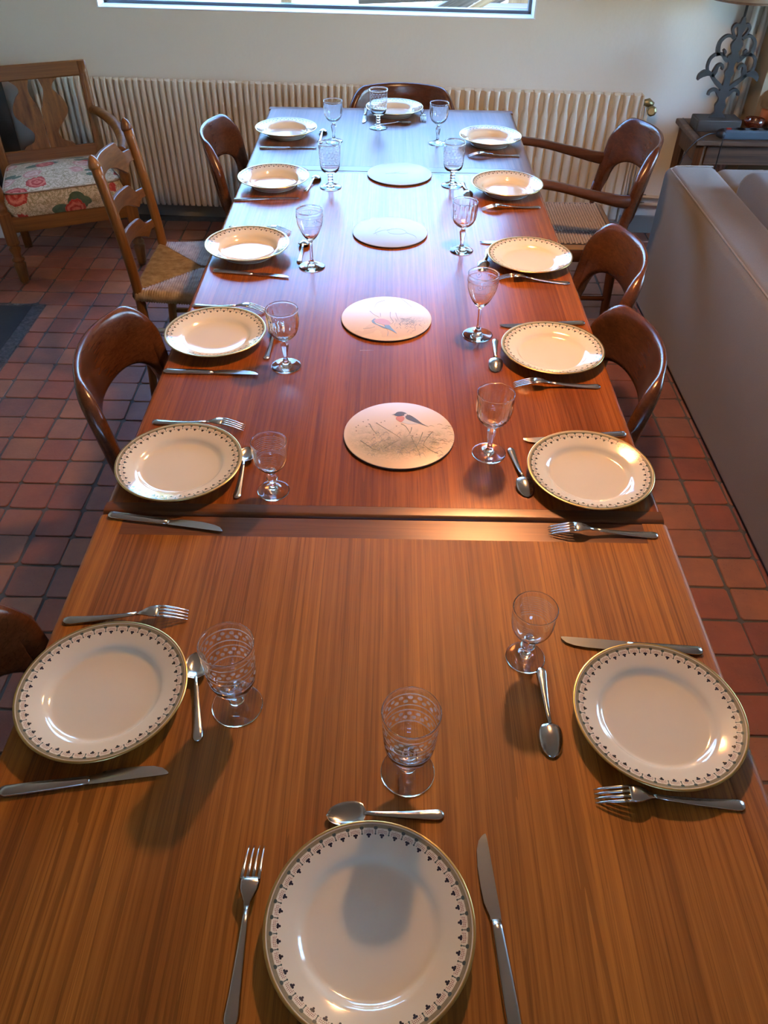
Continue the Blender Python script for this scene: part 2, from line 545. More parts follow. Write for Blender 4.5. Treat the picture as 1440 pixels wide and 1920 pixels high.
# window in the right wall (out of frame, its daylight comes in over the sofa)
d1 = struct(mk('window_2', *join(box(XR, XR + .06, 2.0, 2.05, .88, 1.82), box(XR, XR + .06, 3.45, 3.5, .88, 1.82), box(XR, XR + .06, 2.72, 2.78, .88, 1.82), box(XR, XR + .06, 2.05, 3.45, .88, .93), box(XR, XR + .06, 2.05, 3.45, 1.77, 1.82)), m_white, smooth=False))
mk('pane', *box(XR + .025, XR + .035, 2.05, 2.72, .93, 1.77), m_pane, d1, smooth=False)
mk('pane', *box(XR + .025, XR + .035, 2.78, 3.45, .93, 1.77), m_pane, d1, smooth=False)

# window in the back wall
win = struct(quadwall('window_1', [(WX0, WX1, .100, .140, WZ0, WZ0 + .016), (WX0, WX1, .100, .140, WZ1 - .03, WZ1), (WX0, WX0 + .02, .100, .140, WZ0, WZ1), (WX1 - .02, WX1, .100, .140, WZ0, WZ1)], m_black_frame))
w2 = quadwall('window_sill', [(WX0 - .002, WX1 + .002, -.003, .099, WZ0 - .004, WZ0 + .003)], m_white); w2.parent = win; bev(w2, .003)
w4 = quadwall('reveal_lining', [(WX0 - .002, WX0 + .006, -.003, .099, WZ0 + .004, WZ1), (WX1 - .006, WX1 + .002, -.003, .099, WZ0 + .004, WZ1)], m_white); w4.parent = win
w3 = quadwall('pane', [(WX0 + .018, WX1 - .018, .117, .123, WZ0 + .014, WZ1 - .028)], m_pane); w3.parent = win

# baseboards
struct(quadwall('baseboard_back', [(XL, 1.70, -.014, 0, -.004, .085)], m_base))

# ---- floor tiles
PT = .1257
def txy(i, j):
    x = -.982 + i * PT
    return x, 1.747 + j * PT - .021 * (x + .98)
def tmesh(seed):
    rr = random.Random(seed)
    h = PT / 2 - .0022
    out = []
    for cx_, cy_ in ((-1, -1), (1, -1), (1, 1), (-1, 1)):
        out.append((cx_ * (h - rr.uniform(0, .003)), cy_ * (h - rr.uniform(0, .003))))
    pts = []
    for k in range(4):                       # corner clipped a little: 8-gon
        p, q, r_ = Vector(out[k - 1]), Vector(out[k]), Vector(out[(k + 1) % 4])
        pts.append(q + (p - q).normalized() * rr.uniform(.004, .010)); pts.append(q + (r_ - q).normalized() * rr.uniform(.004, .010))
    V = [(p.x, p.y, -.008) for p in pts] + [(p.x, p.y, -.0022) for p in pts] + [(p.x * .972, p.y * .972, 0) for p in pts]
    F = [tuple(range(16, 24))]
    for k in range(8):
        j = (k + 1) % 8
        F.append((k, j, 8 + j, 8 + k)); F.append((8 + k, 8 + j, 16 + j, 16 + k))
    return V, F
TM = [tmesh(s) for s in range(5)]
SLAB = (-9, -1.575, 2.68, 3.285)
cells = []; cuts = []
for i in range(-15, 46):
    for j in range(-34, 22):
        x, y = txy(i, j); x += PT / 2; y += PT / 2
        if x < XL + .03 or x > XR - .05 or y < YF + .05 or y > wy(x) - .07: continue
        if SLAB[2] - .03 < y < SLAB[3] + .03 and x < SLAB[1] - .03: continue
        ang = random.choice((0, 90, 180, 270)); dx, dy, dz = random.uniform(-.002, .002), random.uniform(-.002, .002), random.uniform(-.0008, .0008)
        # visibility as seen past the table and sofa, nearest first
        f = (T - 0) / CAMZ
        tx, ty = x * (1 - f), y * (1 - f)
        d = (Vector((x, y, 0)) - Vector((0, 0, CAMZ)))
        w = -d.dot(_z); u = 720 + 1458 * d.dot(_x) / max(w, .01); v = 960 - 1458 * d.dot(_y) / max(w, .01)
        vis = w > .1 and -20 < u < 1460 and -20 < v < 1940 and not (-.525 < tx < .525 and .1 < ty < 3.72) and x < 1.19
        if x < SLAB[1] + .06 and 2.65 < y < SLAB[3] + .02: cuts.append((y, x)); continue
        cells.append((0 if vis else 1, y, x, ang, dx, dy, dz, i, j))
cells.sort()
nt = sum(1 for c in cells if c[0] == 0)
tmeshes = []
for k, (V, F) in enumerate(TM):
    o = mk('tile', V, F, m_tile, floor, smooth=False); tmeshes.append(o.data); bpy.data.objects.remove(o)
fieldV, fieldF = [], []
for y, x in cuts:
    o = bpy.data.objects.new('tile', tmeshes[random.randrange(5)]); COL.objects.link(o); o.parent = floor
    o.location = (-1.5265, y, 0); o.scale = (.63, 1, 1)
for k, (nv, y, x, ang, dx, dy, dz, i, j) in enumerate(cells):
    kk = (i * 7 + j * 3) % 5
    if nv == 0 and k < 296 - len(cuts):
        o = bpy.data.objects.new('tile', tmeshes[kk]); COL.objects.link(o); o.parent = floor
        o.location = (x + dx, y + dy, dz); o.rotation_euler = (R(random.uniform(-.5, .5)), R(random.uniform(-.5, .5)), R(ang + random.uniform(-.7, .7)))
    else:
        V, F = TM[kk]; n = len(fieldV); c, s = cos(R(ang)), sin(R(ang))
        fieldV += [(x + dx + a * c - b * s, y + dy + a * s + b * c, z + dz) for a, b, z in V]
        fieldF += [tuple(q + n for q in f) for f in F]
tf = mk('tile_field', fieldV, fieldF, m_tile, floor, smooth=False); tf['kind'] = 'stuff'

# dark slate slab let into the floor, rough mortar round it
m_slate = Mat('slate', (.03, .034, .036), .55)
m_slate.link(m_slate.mix(m_slate.noise(scale=12, detail=5), (.012, .014, .015), (.028, .031, .032)), 'Base Color'); m_slate.bump(m_slate.noise(scale=30), .3, .003)
m_mortar = Mat('mortar', (.09, .08, .075), .95)
m_mortar.link(m_mortar.mix(m_mortar.noise(scale=45, detail=6, rough=.7)._op('MULTIPLY_ADD', 3, -1, True), (.022, .02, .02), (.12, .10, .09)), 'Base Color'); m_mortar.bump(m_mortar.noise(scale=60, detail=5), 1, .006)
sl = mk('hearth_slab', *box(-2.5, -1.625, 2.645, 3.25, -.01, .001), m_slate, smooth=False)
tag(sl, 'dark slate slab set flush into the terracotta floor before the floral armchair', 'slab')
mk('mortar_border', *join(box(-2.5, -1.570, 3.25, 3.29, -.01, -.0005), box(-1.625, -1.570, 2.645, 3.25, -.01, -.0005)), m_mortar, sl, smooth=False)

# ------------------------------------------------------------------ radiator
m_rad2 = m_rad
RX1, RZ0, RZ1 = 1.215, .085, .705
def radiator(x0, x1, pitch, label, oval):
    t = thing('radiator', label, 'radiator', (0, 0, 0), 0, 'radiators under the window')
    o = quadwall('back_panel', [(x0, x1, -.085, -.045, RZ0 + .006, RZ1 - .010)], m_rad); o.parent = t
    n = round((x1 - x0) / pitch); p = (x1 - x0) / n
    hw = p * (.36 if oval else .33)
    zz = [RZ0, RZ0 + .015, RZ1 - .115, RZ1 - .085, RZ1 - .035, RZ1 - .008, RZ1]
    dp = [.010, .024, .024, .030, .030, .022, .006] if oval else [.010, .022, .022, .022, .022, .017, .006]
    wt_ = [.8, 1.0, 1.0, .62, .62, .85, 1.0] if oval else [.9, 1.0, 1.0, 1.0, 1.0, .95, .8]
    V, F = [], []
    for z, d_, w_ in zip(zz, dp, wt_):
        h = hw * w_
        V += [(-h * 1.12, .002, z), (-h, -d_ * .85, z), (-h * .62, -d_, z), (h * .62, -d_, z), (h, -d_ * .85, z), (h * 1.12, .002, z)]
    for k in range(len(zz) - 1):
        for q in range(5):
            a = k * 6 + q; F.append((a, a + 1, a + 7, a + 6))
    e = (len(zz) - 1) * 6; F.append((e, e + 1, e + 2, e + 3, e + 4, e + 5)); F.append((5, 4, 3, 2, 1, 0))
    r0 = sharp(mk('rib', V, F, m_rad, t), 40)
    for k in range(n):
        o = r0 if k == 0 else r0.copy()
        if k: COL.objects.link(o)
        x = x0 + p * (k + .5)
        o.location = (x, wy(x) - .085, 0); o.rotation_euler = (0, 0, WANG)
    o = quadwall('end_cap', [(x1, x1 + .010, -.11, -.04, RZ0, RZ1 - .005)], m_rad); o.parent = t; bev(o, .004)
    return t
radiator(-1.80, .045, .0325, 'finely ribbed cream panel radiator behind the floral armchair', False)
rad = radiator(.060, RX1, .0485, 'broad-ribbed cream panel radiator with a valve, beside the side table', True)
vx = RX1 + .045; vy = wy(vx) - .07
v_ = mk('valve', *tube([(RX1 + .01, vy, .66), (vx - .005, vy, .662), (vx + .02, vy - .005, .65)], [.012, .02, .014], 8), m_brass, rad)
kn = mk('valve_knob', *lathe([(0, -.02), (.02, -.02), (.024, -.01), (.023, .012), (.016, .018), (0, .018)], 8), m_brass, v_, smooth=False, loc=(vx + .012, vy - .035, .632), rot=(R(80), 0, R(-20)))
mk('feed_pipe', *tube([(RX1 + .025, vy, .655), (RX1 + .027, vy, .4), (RX1 + .027, vy, .16)], .009, 8), m_rad, rad)
mk('return_pipe', *tube([(RX1 + .055, vy + .03, .64), (RX1 + .055, vy + .03, .15)], .008, 8), m_rad, rad)
m_dark_pipe = Mat('sooty_pipe', (.06, .045, .03), .5, .6)
for z in (.16, .2):
    pp = mk('floor_pipe', *tube([(1.21, vy + .03, z), (1.45, vy + .02, z), (1.62, vy + .01, z)], .008, 8), m_rad)
    tag(pp, 'thin heating pipe low on the wall behind armchair, ' + ('lower of two' if z < .18 else 'upper of two'), 'pipe')
    mk('pipe_clip', *tube([(1.25, vy + .03, z), (1.36, vy + .03, z)], [.013, .010], 8), m_dark_pipe, pp)

# vertical pipes in the corner
for k, x in enumerate((1.655, 1.70)):
    pp = mk('corner_pipe', *tube([(x, wy(x) - .05, 0), (x, wy(x) - .05, ZC)], .014, 10), m_wall)
    tag(pp, ('cream' if k == 0 else 'pale') + ' vertical heating pipe behind the carved lamp, ' + ('nearer the window' if k == 0 else 'nearer the stone wall'), 'pipe')

# rough stone pier to the right of the pipes
m_stone = Mat('honey_stone', rough=.9)
m_stone.link(m_stone.mix(m_stone.noise(scale=10, detail=6, rough=.65), (.15, .10, .055), (.48, .37, .23)), 'Base Color'); m_stone.bump(m_stone.noise(scale=25, detail=5), .8, .012)
m_smort = Mat('lime_mortar', (.36, .28, .18), .95)
pier = struct(mk('wall_stone', *box(1.745, 2.6, 4.07, 4.35, -.05, ZC), m_smort, smooth=False))
rs = random.Random(3)
z = .02; row = 0
while z < 1.45:
    h = rs.uniform(.10, .17); x = 1.747 + (0 if row % 2 else -.0)
    while x < 2.35:
        w = rs.uniform(.13, .28)
        nseg = 8; pts = []
        for k in range(nseg):
            a = 2 * pi * (k + .5) / nseg
            pts.append((max(-.5, min(.5, .62 * cos(a))) * (w - .02) * rs.uniform(.94, 1.0), max(-.5, min(.5, .62 * sin(a))) * (h - .018) * rs.uniform(.92, 1.0)))
        V = [(px, 0, pz) for px, pz in pts] + [(px * .86, -.022 - rs.uniform(0, .012), pz * .84) for px, pz in pts] + [(0, -.034, 0)]
        F = [(k, (k + 1) % nseg, nseg + (k + 1) % nseg, nseg + k) for k in range(nseg)] + [(nseg + k, nseg + (k + 1) % nseg, 2 * nseg) for k in range(nseg)]
        fixn(mk('stone', V, F, m_stone, pier, loc=(x + w / 2, 4.07, z + h / 2)))
        x += w
    z += h; row += 1

# ------------------------------------------------------------------ pale cupboard with dark front, far left corner
m_dkglass = Mat('dark_front', (.028, .027, .027), .25)
cab = thing('corner_cupboard', 'dark cupboard with a white plinth behind the floral armchair', 'cupboard', (-2.22, 4.16, 0), 0)
o = mk('plinth', *box(-.262, .262, -.175, .17, .0, .20), m_white, cab, smooth=False); bev(o, .004)
o = mk('carcass', *box(-.26, .26, -.17, .17, .20, .76), m_dkglass, cab, smooth=False); bev(o, .006)
o = mk('door', *box(-.235, .262, -.188, -.171, .22, .74), m_dkglass, cab, smooth=False); bev(o, .004)
mk('handle', *tube([(-.18, -.188, .70), (-.18, -.208, .70), (.18, -.208, .70), (.18, -.188, .70)], .006, 8), m_steel, o)

# ------------------------------------------------------------------ table
Y0, Y1, Y2, Y3 = .10, 1.060, 2.911, 3.717
HW = .525
tab = thing('dining_table', 'long extended teak draw-leaf dining table laid for fourteen', 'table', (0, 0, 0), 0)
def slab(name, x0, x1, y0, y1, z0, z1, mat, b=.004, seg=3, par=None):
    o = mk(name, *box(x0, x1, y0, y1, z0, z1), mat, par or tab, smooth=True); sharp(o, 30)
    if b: bev(o, b, seg, 40)
    return o
# main top: panel, two side lippings, two end strips; rounded outer edges
def lipping(name, x_out, x_in, y0, y1, zt, th, mat, rnd, par=tab):
    """edge strip along y with a rounded outer profile"""
    sg = 1 if x_out > x_in else -1
    prof = [(x_in, zt - th), (x_in, zt)]
    for k in range(7):
        a = pi / 2 - k * pi / 2 / 6
        prof.append((x_out - sg * rnd + sg * rnd * cos(a), zt - rnd + rnd * sin(a)))
    prof += [(x_out, zt - th)]
    V = [(x, y, z) for y in (y0, y1) for x, z in prof]; n = len(prof)
    F = [(k, (k + 1) % n, n + (k + 1) % n, n + k) for k in range(n)] + [tuple(range(n)), tuple(reversed(range(n, 2 * n)))]
    return sharp(fixn(mk(name, V, F, mat, par)), 40)
def endstrip(name, y_out, y_in, x0, x1, zt, th, mat, rnd, par=tab):
    sg = 1 if y_out > y_in else -1
    prof = [(y_in, zt - th), (y_in, zt)]
    for k in range(7):
        a = pi / 2 - k * pi / 2 / 6
        prof.append((y_out - sg * rnd + sg * rnd * cos(a), zt - rnd + rnd * sin(a)))
    prof += [(y_out, zt - th)]
    V = [(x, y, z) for x in (x0, x1) for y, z in prof]; n = len(prof)
    F = [(k, (k + 1) % n, n + (k + 1) % n, n + k) for k in range(n)] + [tuple(range(n)), tuple(reversed(range(n, 2 * n)))]
    return sharp(fixn(mk(name, V, F, mat, par)), 40)
TH = .028
slab('top_panel', -HW + .062, HW - .062, Y1 + .030, Y2 - .03, T - TH, T, m_teak_main, 0)
lipping('side_lipping', -HW, -HW + .0618, Y1 + .030, Y2 - .03, T - .0002, TH, m_teak_main, .016)
lipping('side_lipping', HW, HW - .0618, Y1 + .030, Y2 - .03, T - .0002, TH, m_teak_main, .016)
endstrip('end_lipping', Y1, Y1 + .0298, -HW + .004, HW - .004, T - .0002, TH, m_teak_x, .010)
endstrip('end_lipping', Y2, Y2 - .0298, -HW + .004, HW - .004, T - .0002, TH, m_teak_x, .014)
# pull-out leaves, a few millimetres lower
ZL = T - .0035
LW = HW + .004
def leaf(y_in, y_out, mat):
    lo, hi = min(y_in, y_out), max(y_in, y_out)
    s = 1 if y_out > y_in else -1
    lf = slab('extension_leaf', -LW + .05, LW - .05, min(y_in + s * .052, y_out), max(y_in + s * .052, y_out), ZL - TH, ZL, mat, 0)
    lipping('side_lipping', -LW, -LW + .0498, lo + .001, hi, ZL - .0002, TH, mat, .014, lf)
    lipping('side_lipping', LW, LW - .0498, lo + .001, hi, ZL - .0002, TH, mat, .014, lf)
    slab('inner_lipping', -LW + .05, LW - .05, min(y_in + s * .002, y_in + s * .0518), max(y_in + s * .002, y_in + s * .0518), ZL - TH, ZL - .0002, m_teak_x, 0, par=lf)
    endstrip('end_lipping', y_out + s * .05, y_out + s * .0002, -LW, LW, ZL - .0002, TH, m_teak_x, .014, lf)
leaf(Y1 - .001, Y0, m_teak_leaf)
leaf(Y2 + .001, Y3 - .05, m_teak_far)
for y in (Y1 + .12, Y2 - .12):
    slab('apron', -.40, .40, y - .012, y + .012, T - .13, T - TH - .006, m_teak_x, .003)
for x in (-.40, .40):
    slab('apron', x - .012, x + .012, Y1 + .12, Y2 - .12, T - .13, T - TH - .006, m_teak_main, .003)
for x in (-.40, .40):
    for y in (Y1 + .12, Y2 - .12):
        mk('leg', *tube([(x, y, T - .04), (x, y, T - .2), (x * 1.02, y, 0)], [.033, .032, .019], 14), m_teak_chair_z, tab)
for x in (-.2, .2):
    slab('leaf_runner', x - .02, x + .02, .3, 3.55, T - .062, T - .037, m_teak_chair, .002)

# ------------------------------------------------------------------ table settings: names
LEFT_SIDE = [None, 'first', 'second', 'third', 'fourth', 'fifth', 'last']
def place_name(k):
    if k == 1: return 'at the near head of the table'
    if k == 14: return 'at the window end of the table'
    n = LEFT_SIDE[k // 2] if k % 2 == 0 else LEFT_SIDE[(k - 1) // 2]
    side = 'sofa side' if k % 2 else 'rush-chair side'
    return f'of the {n} place up the {side}'
PL = [(-.008, .346), (-.406, .663), (.400, .638), (-.402, 1.190), (.402, 1.188), (-.418, 1.696), (.397, 1.649), (-.411, 2.195), (.409, 2.169), (-.399, 2.750), (.401, 2.722), (-.415, 3.314), (.392, 3.255), (.015, 3.625)]
def zt(y): return T if Y1 + .005 < y < Y2 - .005 else ZL

# ---- plates
def plate(deep):
    h = .032 if deep else .0245
    w = .078
    b = .0045
    top = [(0, b), (w * .6, b), (w * .93, b + .0003), (w, b + .0018), (w + .004, b + .006 + (.006 if deep else 0)), (w + .0075, b + .0088 + (.008 if deep else 0)), (w + .012, b + .0105 + (.0085 if deep else 0)), (.105, h - .0045), (.117, h - .0012), (.1212, h)]
    edge = [(.1224, h - .0004), (.1225, h - .0014), (.1215, h - .0022)]
    bot = [(.108, h - .0072), (w + .012, b + .006 + (.0085 if deep else 0)), (w + .004, .0032 + (.006 if deep else 0)), (w - .002, .0028), (0, .0028)]
    p = mk('plate', *lathe(top + edge + bot, 72), m_plate)
    fixn(p)
    mk('gilded_rim', *lathe([(.1196, h - .00005), (.1212, h + .00025), (.1226, h - .0003), (.1228, h - .0014), (.1218, h - .0024)], 72), m_gold, p)
    mk('foot_ring', *lathe([(w - .004, .003), (w - .004, 0), (w - .001, 0), (w, .003)], 48), m_plate, p)
    p.name = 'soup_plate' if deep else 'dinner_plate'
    return p
pd, ps = plate(False), plate(True)
deepset = {8, 10, 11, 12, 13, 14}
PLATES = {}
for k, (x, y) in enumerate(PL, 1):
    src = ps if k in deepset else pd
    used = 'label' in src
    lb = ('deep' if k in deepset else 'flat') + ' white gilt-edged plate ' + place_name(k)
    o = dup(src, (0, 0, 0)) if used else src
    tag(o, lb, 'plate', 'gilt-edged plates set round the table')
    o.location = (x, y, zt(y) + .0003); o.rotation_euler = (0, 0, k * 1.37)
    PLATES[k] = o

# ---- cutlery, local +x from handle end (0) to tip (L)
def sect(rows):
    """rows: (x, halfwidth, z_center, thickness)"""
    V, F = [], []
    for x, w, z, t in rows:
        V += [(x, -w, z - t * .2), (x, -w * .72, z + t / 2), (x, w * .72, z + t / 2), (x, w, z - t * .2), (x, w * .75, z - t / 2), (x, -w * .75, z - t / 2)]
    n = len(rows)
    for k in range(n - 1):
        for i in range(6):
            j = (i + 1) % 6; F.append((k * 6 + i, k * 6 + j, (k + 1) * 6 + j, (k + 1) * 6 + i))
    F.append((5, 4, 3, 2, 1, 0)); F.append(tuple(range((n - 1) * 6, n * 6)))
    return V, F
def handle_rows(L1, w1=.0092, w0=.0034, z0=.0022, z1=.0105):
    out = [(0, w1 * .35, z0, .0022), (.002, w1 * .72, z0, .003), (.006, w1 * .96, z0, .0034), (.012, w1, z0, .0036)]
    for k in range(1, 7):
        f = k / 6; out.append((.012 + (L1 - .012) * f, w1 + (w0 - w1) * f ** .8, z0 + (z1 - z0) * f ** 2, .0036 - .0006 * f))
    return out
def make_fork():
    t = thing('fork', '', 'fork')
    L1 = .118
    mk('handle', *sect(handle_rows(L1, z1=.0115)), m_steel, t)
    hd = [(L1, .0034, .0115, .003), (.126, .0048, .0135, .0028), (.133, .0085, .0158, .0025), (.140, .0116, .0168, .0023), (.148, .0127, .0165, .0022), (.154, .0126, .0156, .0021)]
    h = mk('head', *sect(hd), m_steel, t)
    for k in range(4):
        yc = (k - 1.5) * .0069
        rows = [(.152, .0022, .0159, .0021), (.165, .0020, .0138, .0020), (.180, .0017, .0096, .0019), (.192, .0013, .0050, .0017), (.1985, .0007, .0022, .0012)]
        V, F = sect(rows); mk('tine', [(a, b + yc * (1 - .08 * (a - .152) / .046), c) for a, b, c in V], F, m_steel, h)
    return t
def make_knife():
    t = thing('knife', '', 'knife')
    mk('handle', *sect([(0, .004, .003, .004), (.002, .007, .003, .0055), (.008, .0092, .003, .006), (.03, .0092, .003, .006), (.07, .0083, .003, .0058), (.105, .0072, .003, .0055), (.116, .0066, .003, .005)]), m_steel, t)
    rows = [(.114, -.0062, .0062), (.121, -.0066, .0066), (.128, -.0068, .0086), (.136, -.0068, .0108), (.155, -.0068, .0116), (.180, -.0068, .0112), (.200, -.0068, .0088), (.212, -.0067, .0045), (.218, -.0064, -.001), (.220, -.0058, -.004)]
    V, F = [], []
    for x, a, b in rows:
        V += [(x, a, .0018), (x, a, .0040), (x, b, .0032), (x, b, .0026)]
    for k in range(len(rows) - 1):
        for i in range(4):
            j = (i + 1) % 4; F.append((k * 4 + i, k * 4 + j, (k + 1) * 4 + j, (k + 1) * 4 + i))
    e = (len(rows) - 1) * 4; F += [(3, 2, 1, 0), (e, e + 1, e + 2, e + 3)]
    sharp(fixn(mk('blade', V, F, m_steel, t)), 40)
    return t
def make_spoon(up):
    t = thing('spoon', '', 'spoon')
    L1 = .104
    s = 1 if up else -1
    mk('handle', *sect(handle_rows(L1, w1=.0082, w0=.0028, z0=.0022, z1=.0105 if up else .0125)), m_steel, t)
    nx, na = 12, 12
    V, F = [], []
    Lb = .052; x0 = L1 - .002
    for side in (0, 1):
        for k in range(nx + 1):
            f = k / nx; x = x0 + Lb * f
            w = .0168 * max(0, 1 - abs(2 * f ** .86 - 1) ** 2.05) ** .55 + .0026 * (1 - f) ** 3
            dpt = .0085 * max(0, sin(pi * min(1, f * .97 + .01))) ** .8
            for i in range(na + 1):
                g = -1 + 2 * i / na
                rim = (.0112 - .004 * f if up else .0112 - .0095 * f)
                z = rim - s * dpt * (1 - g * g) + (0 if side == 0 else -.0011)
                V.append((x, w * g, max(z, .0004) if side else max(z, .0014)))
    st = (nx + 1) * (na + 1)
    for k in range(nx):
        for i in range(na):
            a = k * (na + 1) + i; b = a + na + 1
            F.append((a, a + 1, b + 1, b)); F.append((st + a, st + b, st + b + 1, st + a + 1))
    bo = list(range(0, na + 1)) + [(k * (na + 1) + na) for k in range(1, nx + 1)] + [nx * (na + 1) + i for i in range(na - 1, -1, -1)] + [k * (na + 1) for k in range(nx - 1, 0, -1)]
    for q in range(len(bo)):
        a, b = bo[q], bo[(q + 1) % len(bo)]; F.append((a, st + a, st + b, b))
    fixn(mk('bowl', V, F, m_steel, t))
    return t
CUT = {  # kind+place: (tip xy, angle deg of the handle->tip direction)
 'f1': ((-.153, .445), 89), 'k1': ((.132, .463), 95.3), 's1': ((-.068, .483), -177.8),
 'f2': ((-.313, .819), 4.5), 'k2': ((-.287, .545), 9.3), 's2': ((-.287, .741), 101.7),
 'f3': ((.287, .518), 177.4), 'k3': ((.285, .781), 175.5), 's3': ((.241, .573), -91.8),
 'f4': ((-.295, 1.328), -5), 'k4': ((-.291, 1.021), -9.1), 's4': ((-.279, 1.258), 90),
 'f5': ((.300, 1.033), 178.2), 'k5': ((.289, 1.300), -172), 's5': ((.276, 1.122), -83.1),
 'f6': ((-.312, 1.838), -8), 'k6': ((-.295, 1.540), -1.1), 's6': ((-.274, 1.758), 85.5),
 'f7': ((.289, 1.510), -179.5), 'k7': ((.287, 1.782), -173.7), 's7': ((.255, 1.564), -94.9),
 'f8': ((-.300, 2.338), -12), 'k8': ((-.274, 2.038), -8), 's8': ((-.251, 2.285), 88),
 'f9': ((.306, 2.052), 174), 'k9': ((.277, 2.292), -175), 's9': ((.266, 2.10), -102),
 'f10': ((-.292, 2.884), -8), 'k10': ((-.299, 2.626), 6.4), 's10': ((-.252, 2.838), 76.8),
 'f11': ((.302, 2.552), -170.8), 's11': ((.269, 2.650), -85),
 'k12': ((-.282, 3.155), 3.2), 's12': ((-.270, 3.380), 86.5),
 'f13': ((.293, 3.087), -175.1),
 'k14': ((-.112, 3.486), -90.8), 'f14': ((.137, 3.505), -90), 's14': ((.085, 3.492), 12)}
proto = {'f': make_fork(), 'k': make_knife(), 'u': make_spoon(True), 'd': make_spoon(False)}
LEN = {'f': .2, 'k': .22, 's': .154}
KN = {'f': 'steel fork, tines down,', 'k': 'steel table knife', 's': 'steel dessert spoon'}
GR = {'f': 'forks round the table', 'k': 'knives round the table', 's': 'dessert spoons round the table'}
seen = set()
for key, ((tx, ty), an) in CUT.items():
    c, k = key[0], int(key[1:])
    pk = c if c != 's' else ('u' if k in (1, 2, 4, 14) else 'd')
    L = LEN[c]
    bx_, by_ = tx - L * cos(R(an)), ty - L * sin(R(an))
    lb = KN[c] + ' ' + place_name(k)
    z = zt(ty) if abs(ty - by_) < .05 or (zt(ty) == zt(by_)) else max(zt(ty), zt(by_))
    loc = (bx_, by_, z + .0002)
    if pk in seen:
        dup(proto[pk], loc, R(an), lb, GR[c])
    else:
        o = proto[pk]; o.location = loc; o.rotation_euler = (0, 0, R(an)); o['label'] = lb; o['group'] = GR[c]; seen.add(pk)

# ---- glasses: bowl, stem and foot share their seam rings so that the glass is one closed skin
def glass(name, inner, outer, stem, foot, mat, seg=40, rb=None, rst=None):
    """inner: from centre bottom up to the rim; outer: rim down to stem top; stem; foot to centre bottom"""
    t = thing(name, '', 'glass')
    b = mk('bowl', *lathe(inner + outer, seg, rb), mat, t)
    s = mk('stem', *lathe([outer[-1]] + stem, seg, rst), m_glass, t)
    f = mk('foot', *lathe([stem[-1]] + foot, seg), m_glass, t)
    for o in (b, s, f):             # the profile runs from inside to outside: turn the normals out of the glass
        o.data.flip_normals()
    return t
mg_gob, mg_ban, mg_tul, mg_cut = glass_mat('goblet'), glass_mat('banded'), glass_mat('tulip'), glass_mat('cut')
def spl(pts, k=4): return [tuple(p) for p in smooth_path(pts, k)]
def footp(r, z1=.008): return spl([(.006, z1), (.012, .0062), (r * .6, .0036), (r - .002, .0022)], 3)[1:] + [(r, .0014), (r - .0006, .0003), (r - .003, 0), (0, .0001)]
def beads(z0, z1, n, ra, rb_):
    out = []
    for k in range(n * 6 + 1):
        f = k / (n * 6); out.append((rb_ + (ra - rb_) * abs(sin(pi * f * n)), z0 + (z1 - z0) * f))
    return out
# ringed-stem goblet, straight etched bowl
gi = [(0, .0545), (.012, .0548), (.022, .057), (.0285, .062), (.0318, .070), (.0335, .085), (.0355, .115), (.03655, .138), (.03660, .1422), (.03635, .1433), (.03635, .1441), (.0367, .1448)]
go = [(.0372, .1451), (.0377, .1448), (.03805, .1441), (.03805, .1433), (.03760, .1422), (.0374, .138), (.0364, .115), (.0347, .085), (.0331, .069), (.0300, .059), (.0235, .0525), (.013, .0495), (.0075, .048)]
def goblet(n, z1): return glass('goblet', gi, go, beads(.048, .010, n, .0115 if n < 4 else .0095, .0058)[1:] , footp(.0372), mg_gob)
gob3 = goblet(3, 0)
gob4 = goblet(4, 0)
# banded small wine glass with a knop
si = spl([(0, .0545), (.010, .0555), (.021, .062), (.0285, .074), (.0312, .090), (.0319, .108), (.0321, .1160)], 4) + [(.0318, .1168), (.0318, .1175), (.0321, .1181)]
so = [(.0326, .1184), (.0331, .1181), (.0334, .1175), (.0334, .1168)] + spl([(.03305, .1160), (.0328, .108), (.0322, .090), (.0296, .0735), (.0218, .0605), (.011, .0535), (.0062, .0505)], 4)[1:]
small = glass('wine_glass', si, so, spl([(.0062, .0505), (.0050, .044), (.0105, .034), (.0110, .030), (.0052, .021), (.0058, .014), (.0085, .010)], 4)[1:], footp(.0308, .010), mg_ban)
# cut crystal glass with facetted bowl and stem
ci = spl([(0, .075), (.012, .0765), (.023, .084), (.0305, .096), (.0335, .112), (.0347, .132), (.0352, .1442)], 4) + [(.0349, .1451), (.0349, .1459), (.0352, .1465)]
co = [(.0358, .1469), (.0363, .1465), (.0366, .1459), (.0366, .1451)] + spl([(.03625, .1442), (.0364, .128), (.0357, .112), (.0330, .096), (.0255, .082), (.014, .073), (.0068, .069)], 6)[1:]
ni = len(ci)
def cutf(r, z, a, k):
    if k <= ni + 4 or r < .008: return r
    f = max(0, min(1, (.136 - z) / .02))
    fl = abs(sin(a * 8))
    if z < .104: fl = abs(sin(a * 8 + (z * 400))) * .5 + abs(sin(a * 8 - z * 400)) * .5
    return r + f * .0022 * (fl - .5)
def stemf(r, z, a, k):
    return r * (1 + .07 * (cos(a * 6))) if .012 < z < .066 else r
cut = glass('crystal_glass', ci, co, spl([(.0068, .069), (.0046, .065), (.0090, .058), (.0082, .048), (.0055, .030), (.0050, .020), (.0075, .012)], 4)[1:], footp(.0348, .012), mg_cut, 64, cutf, stemf)
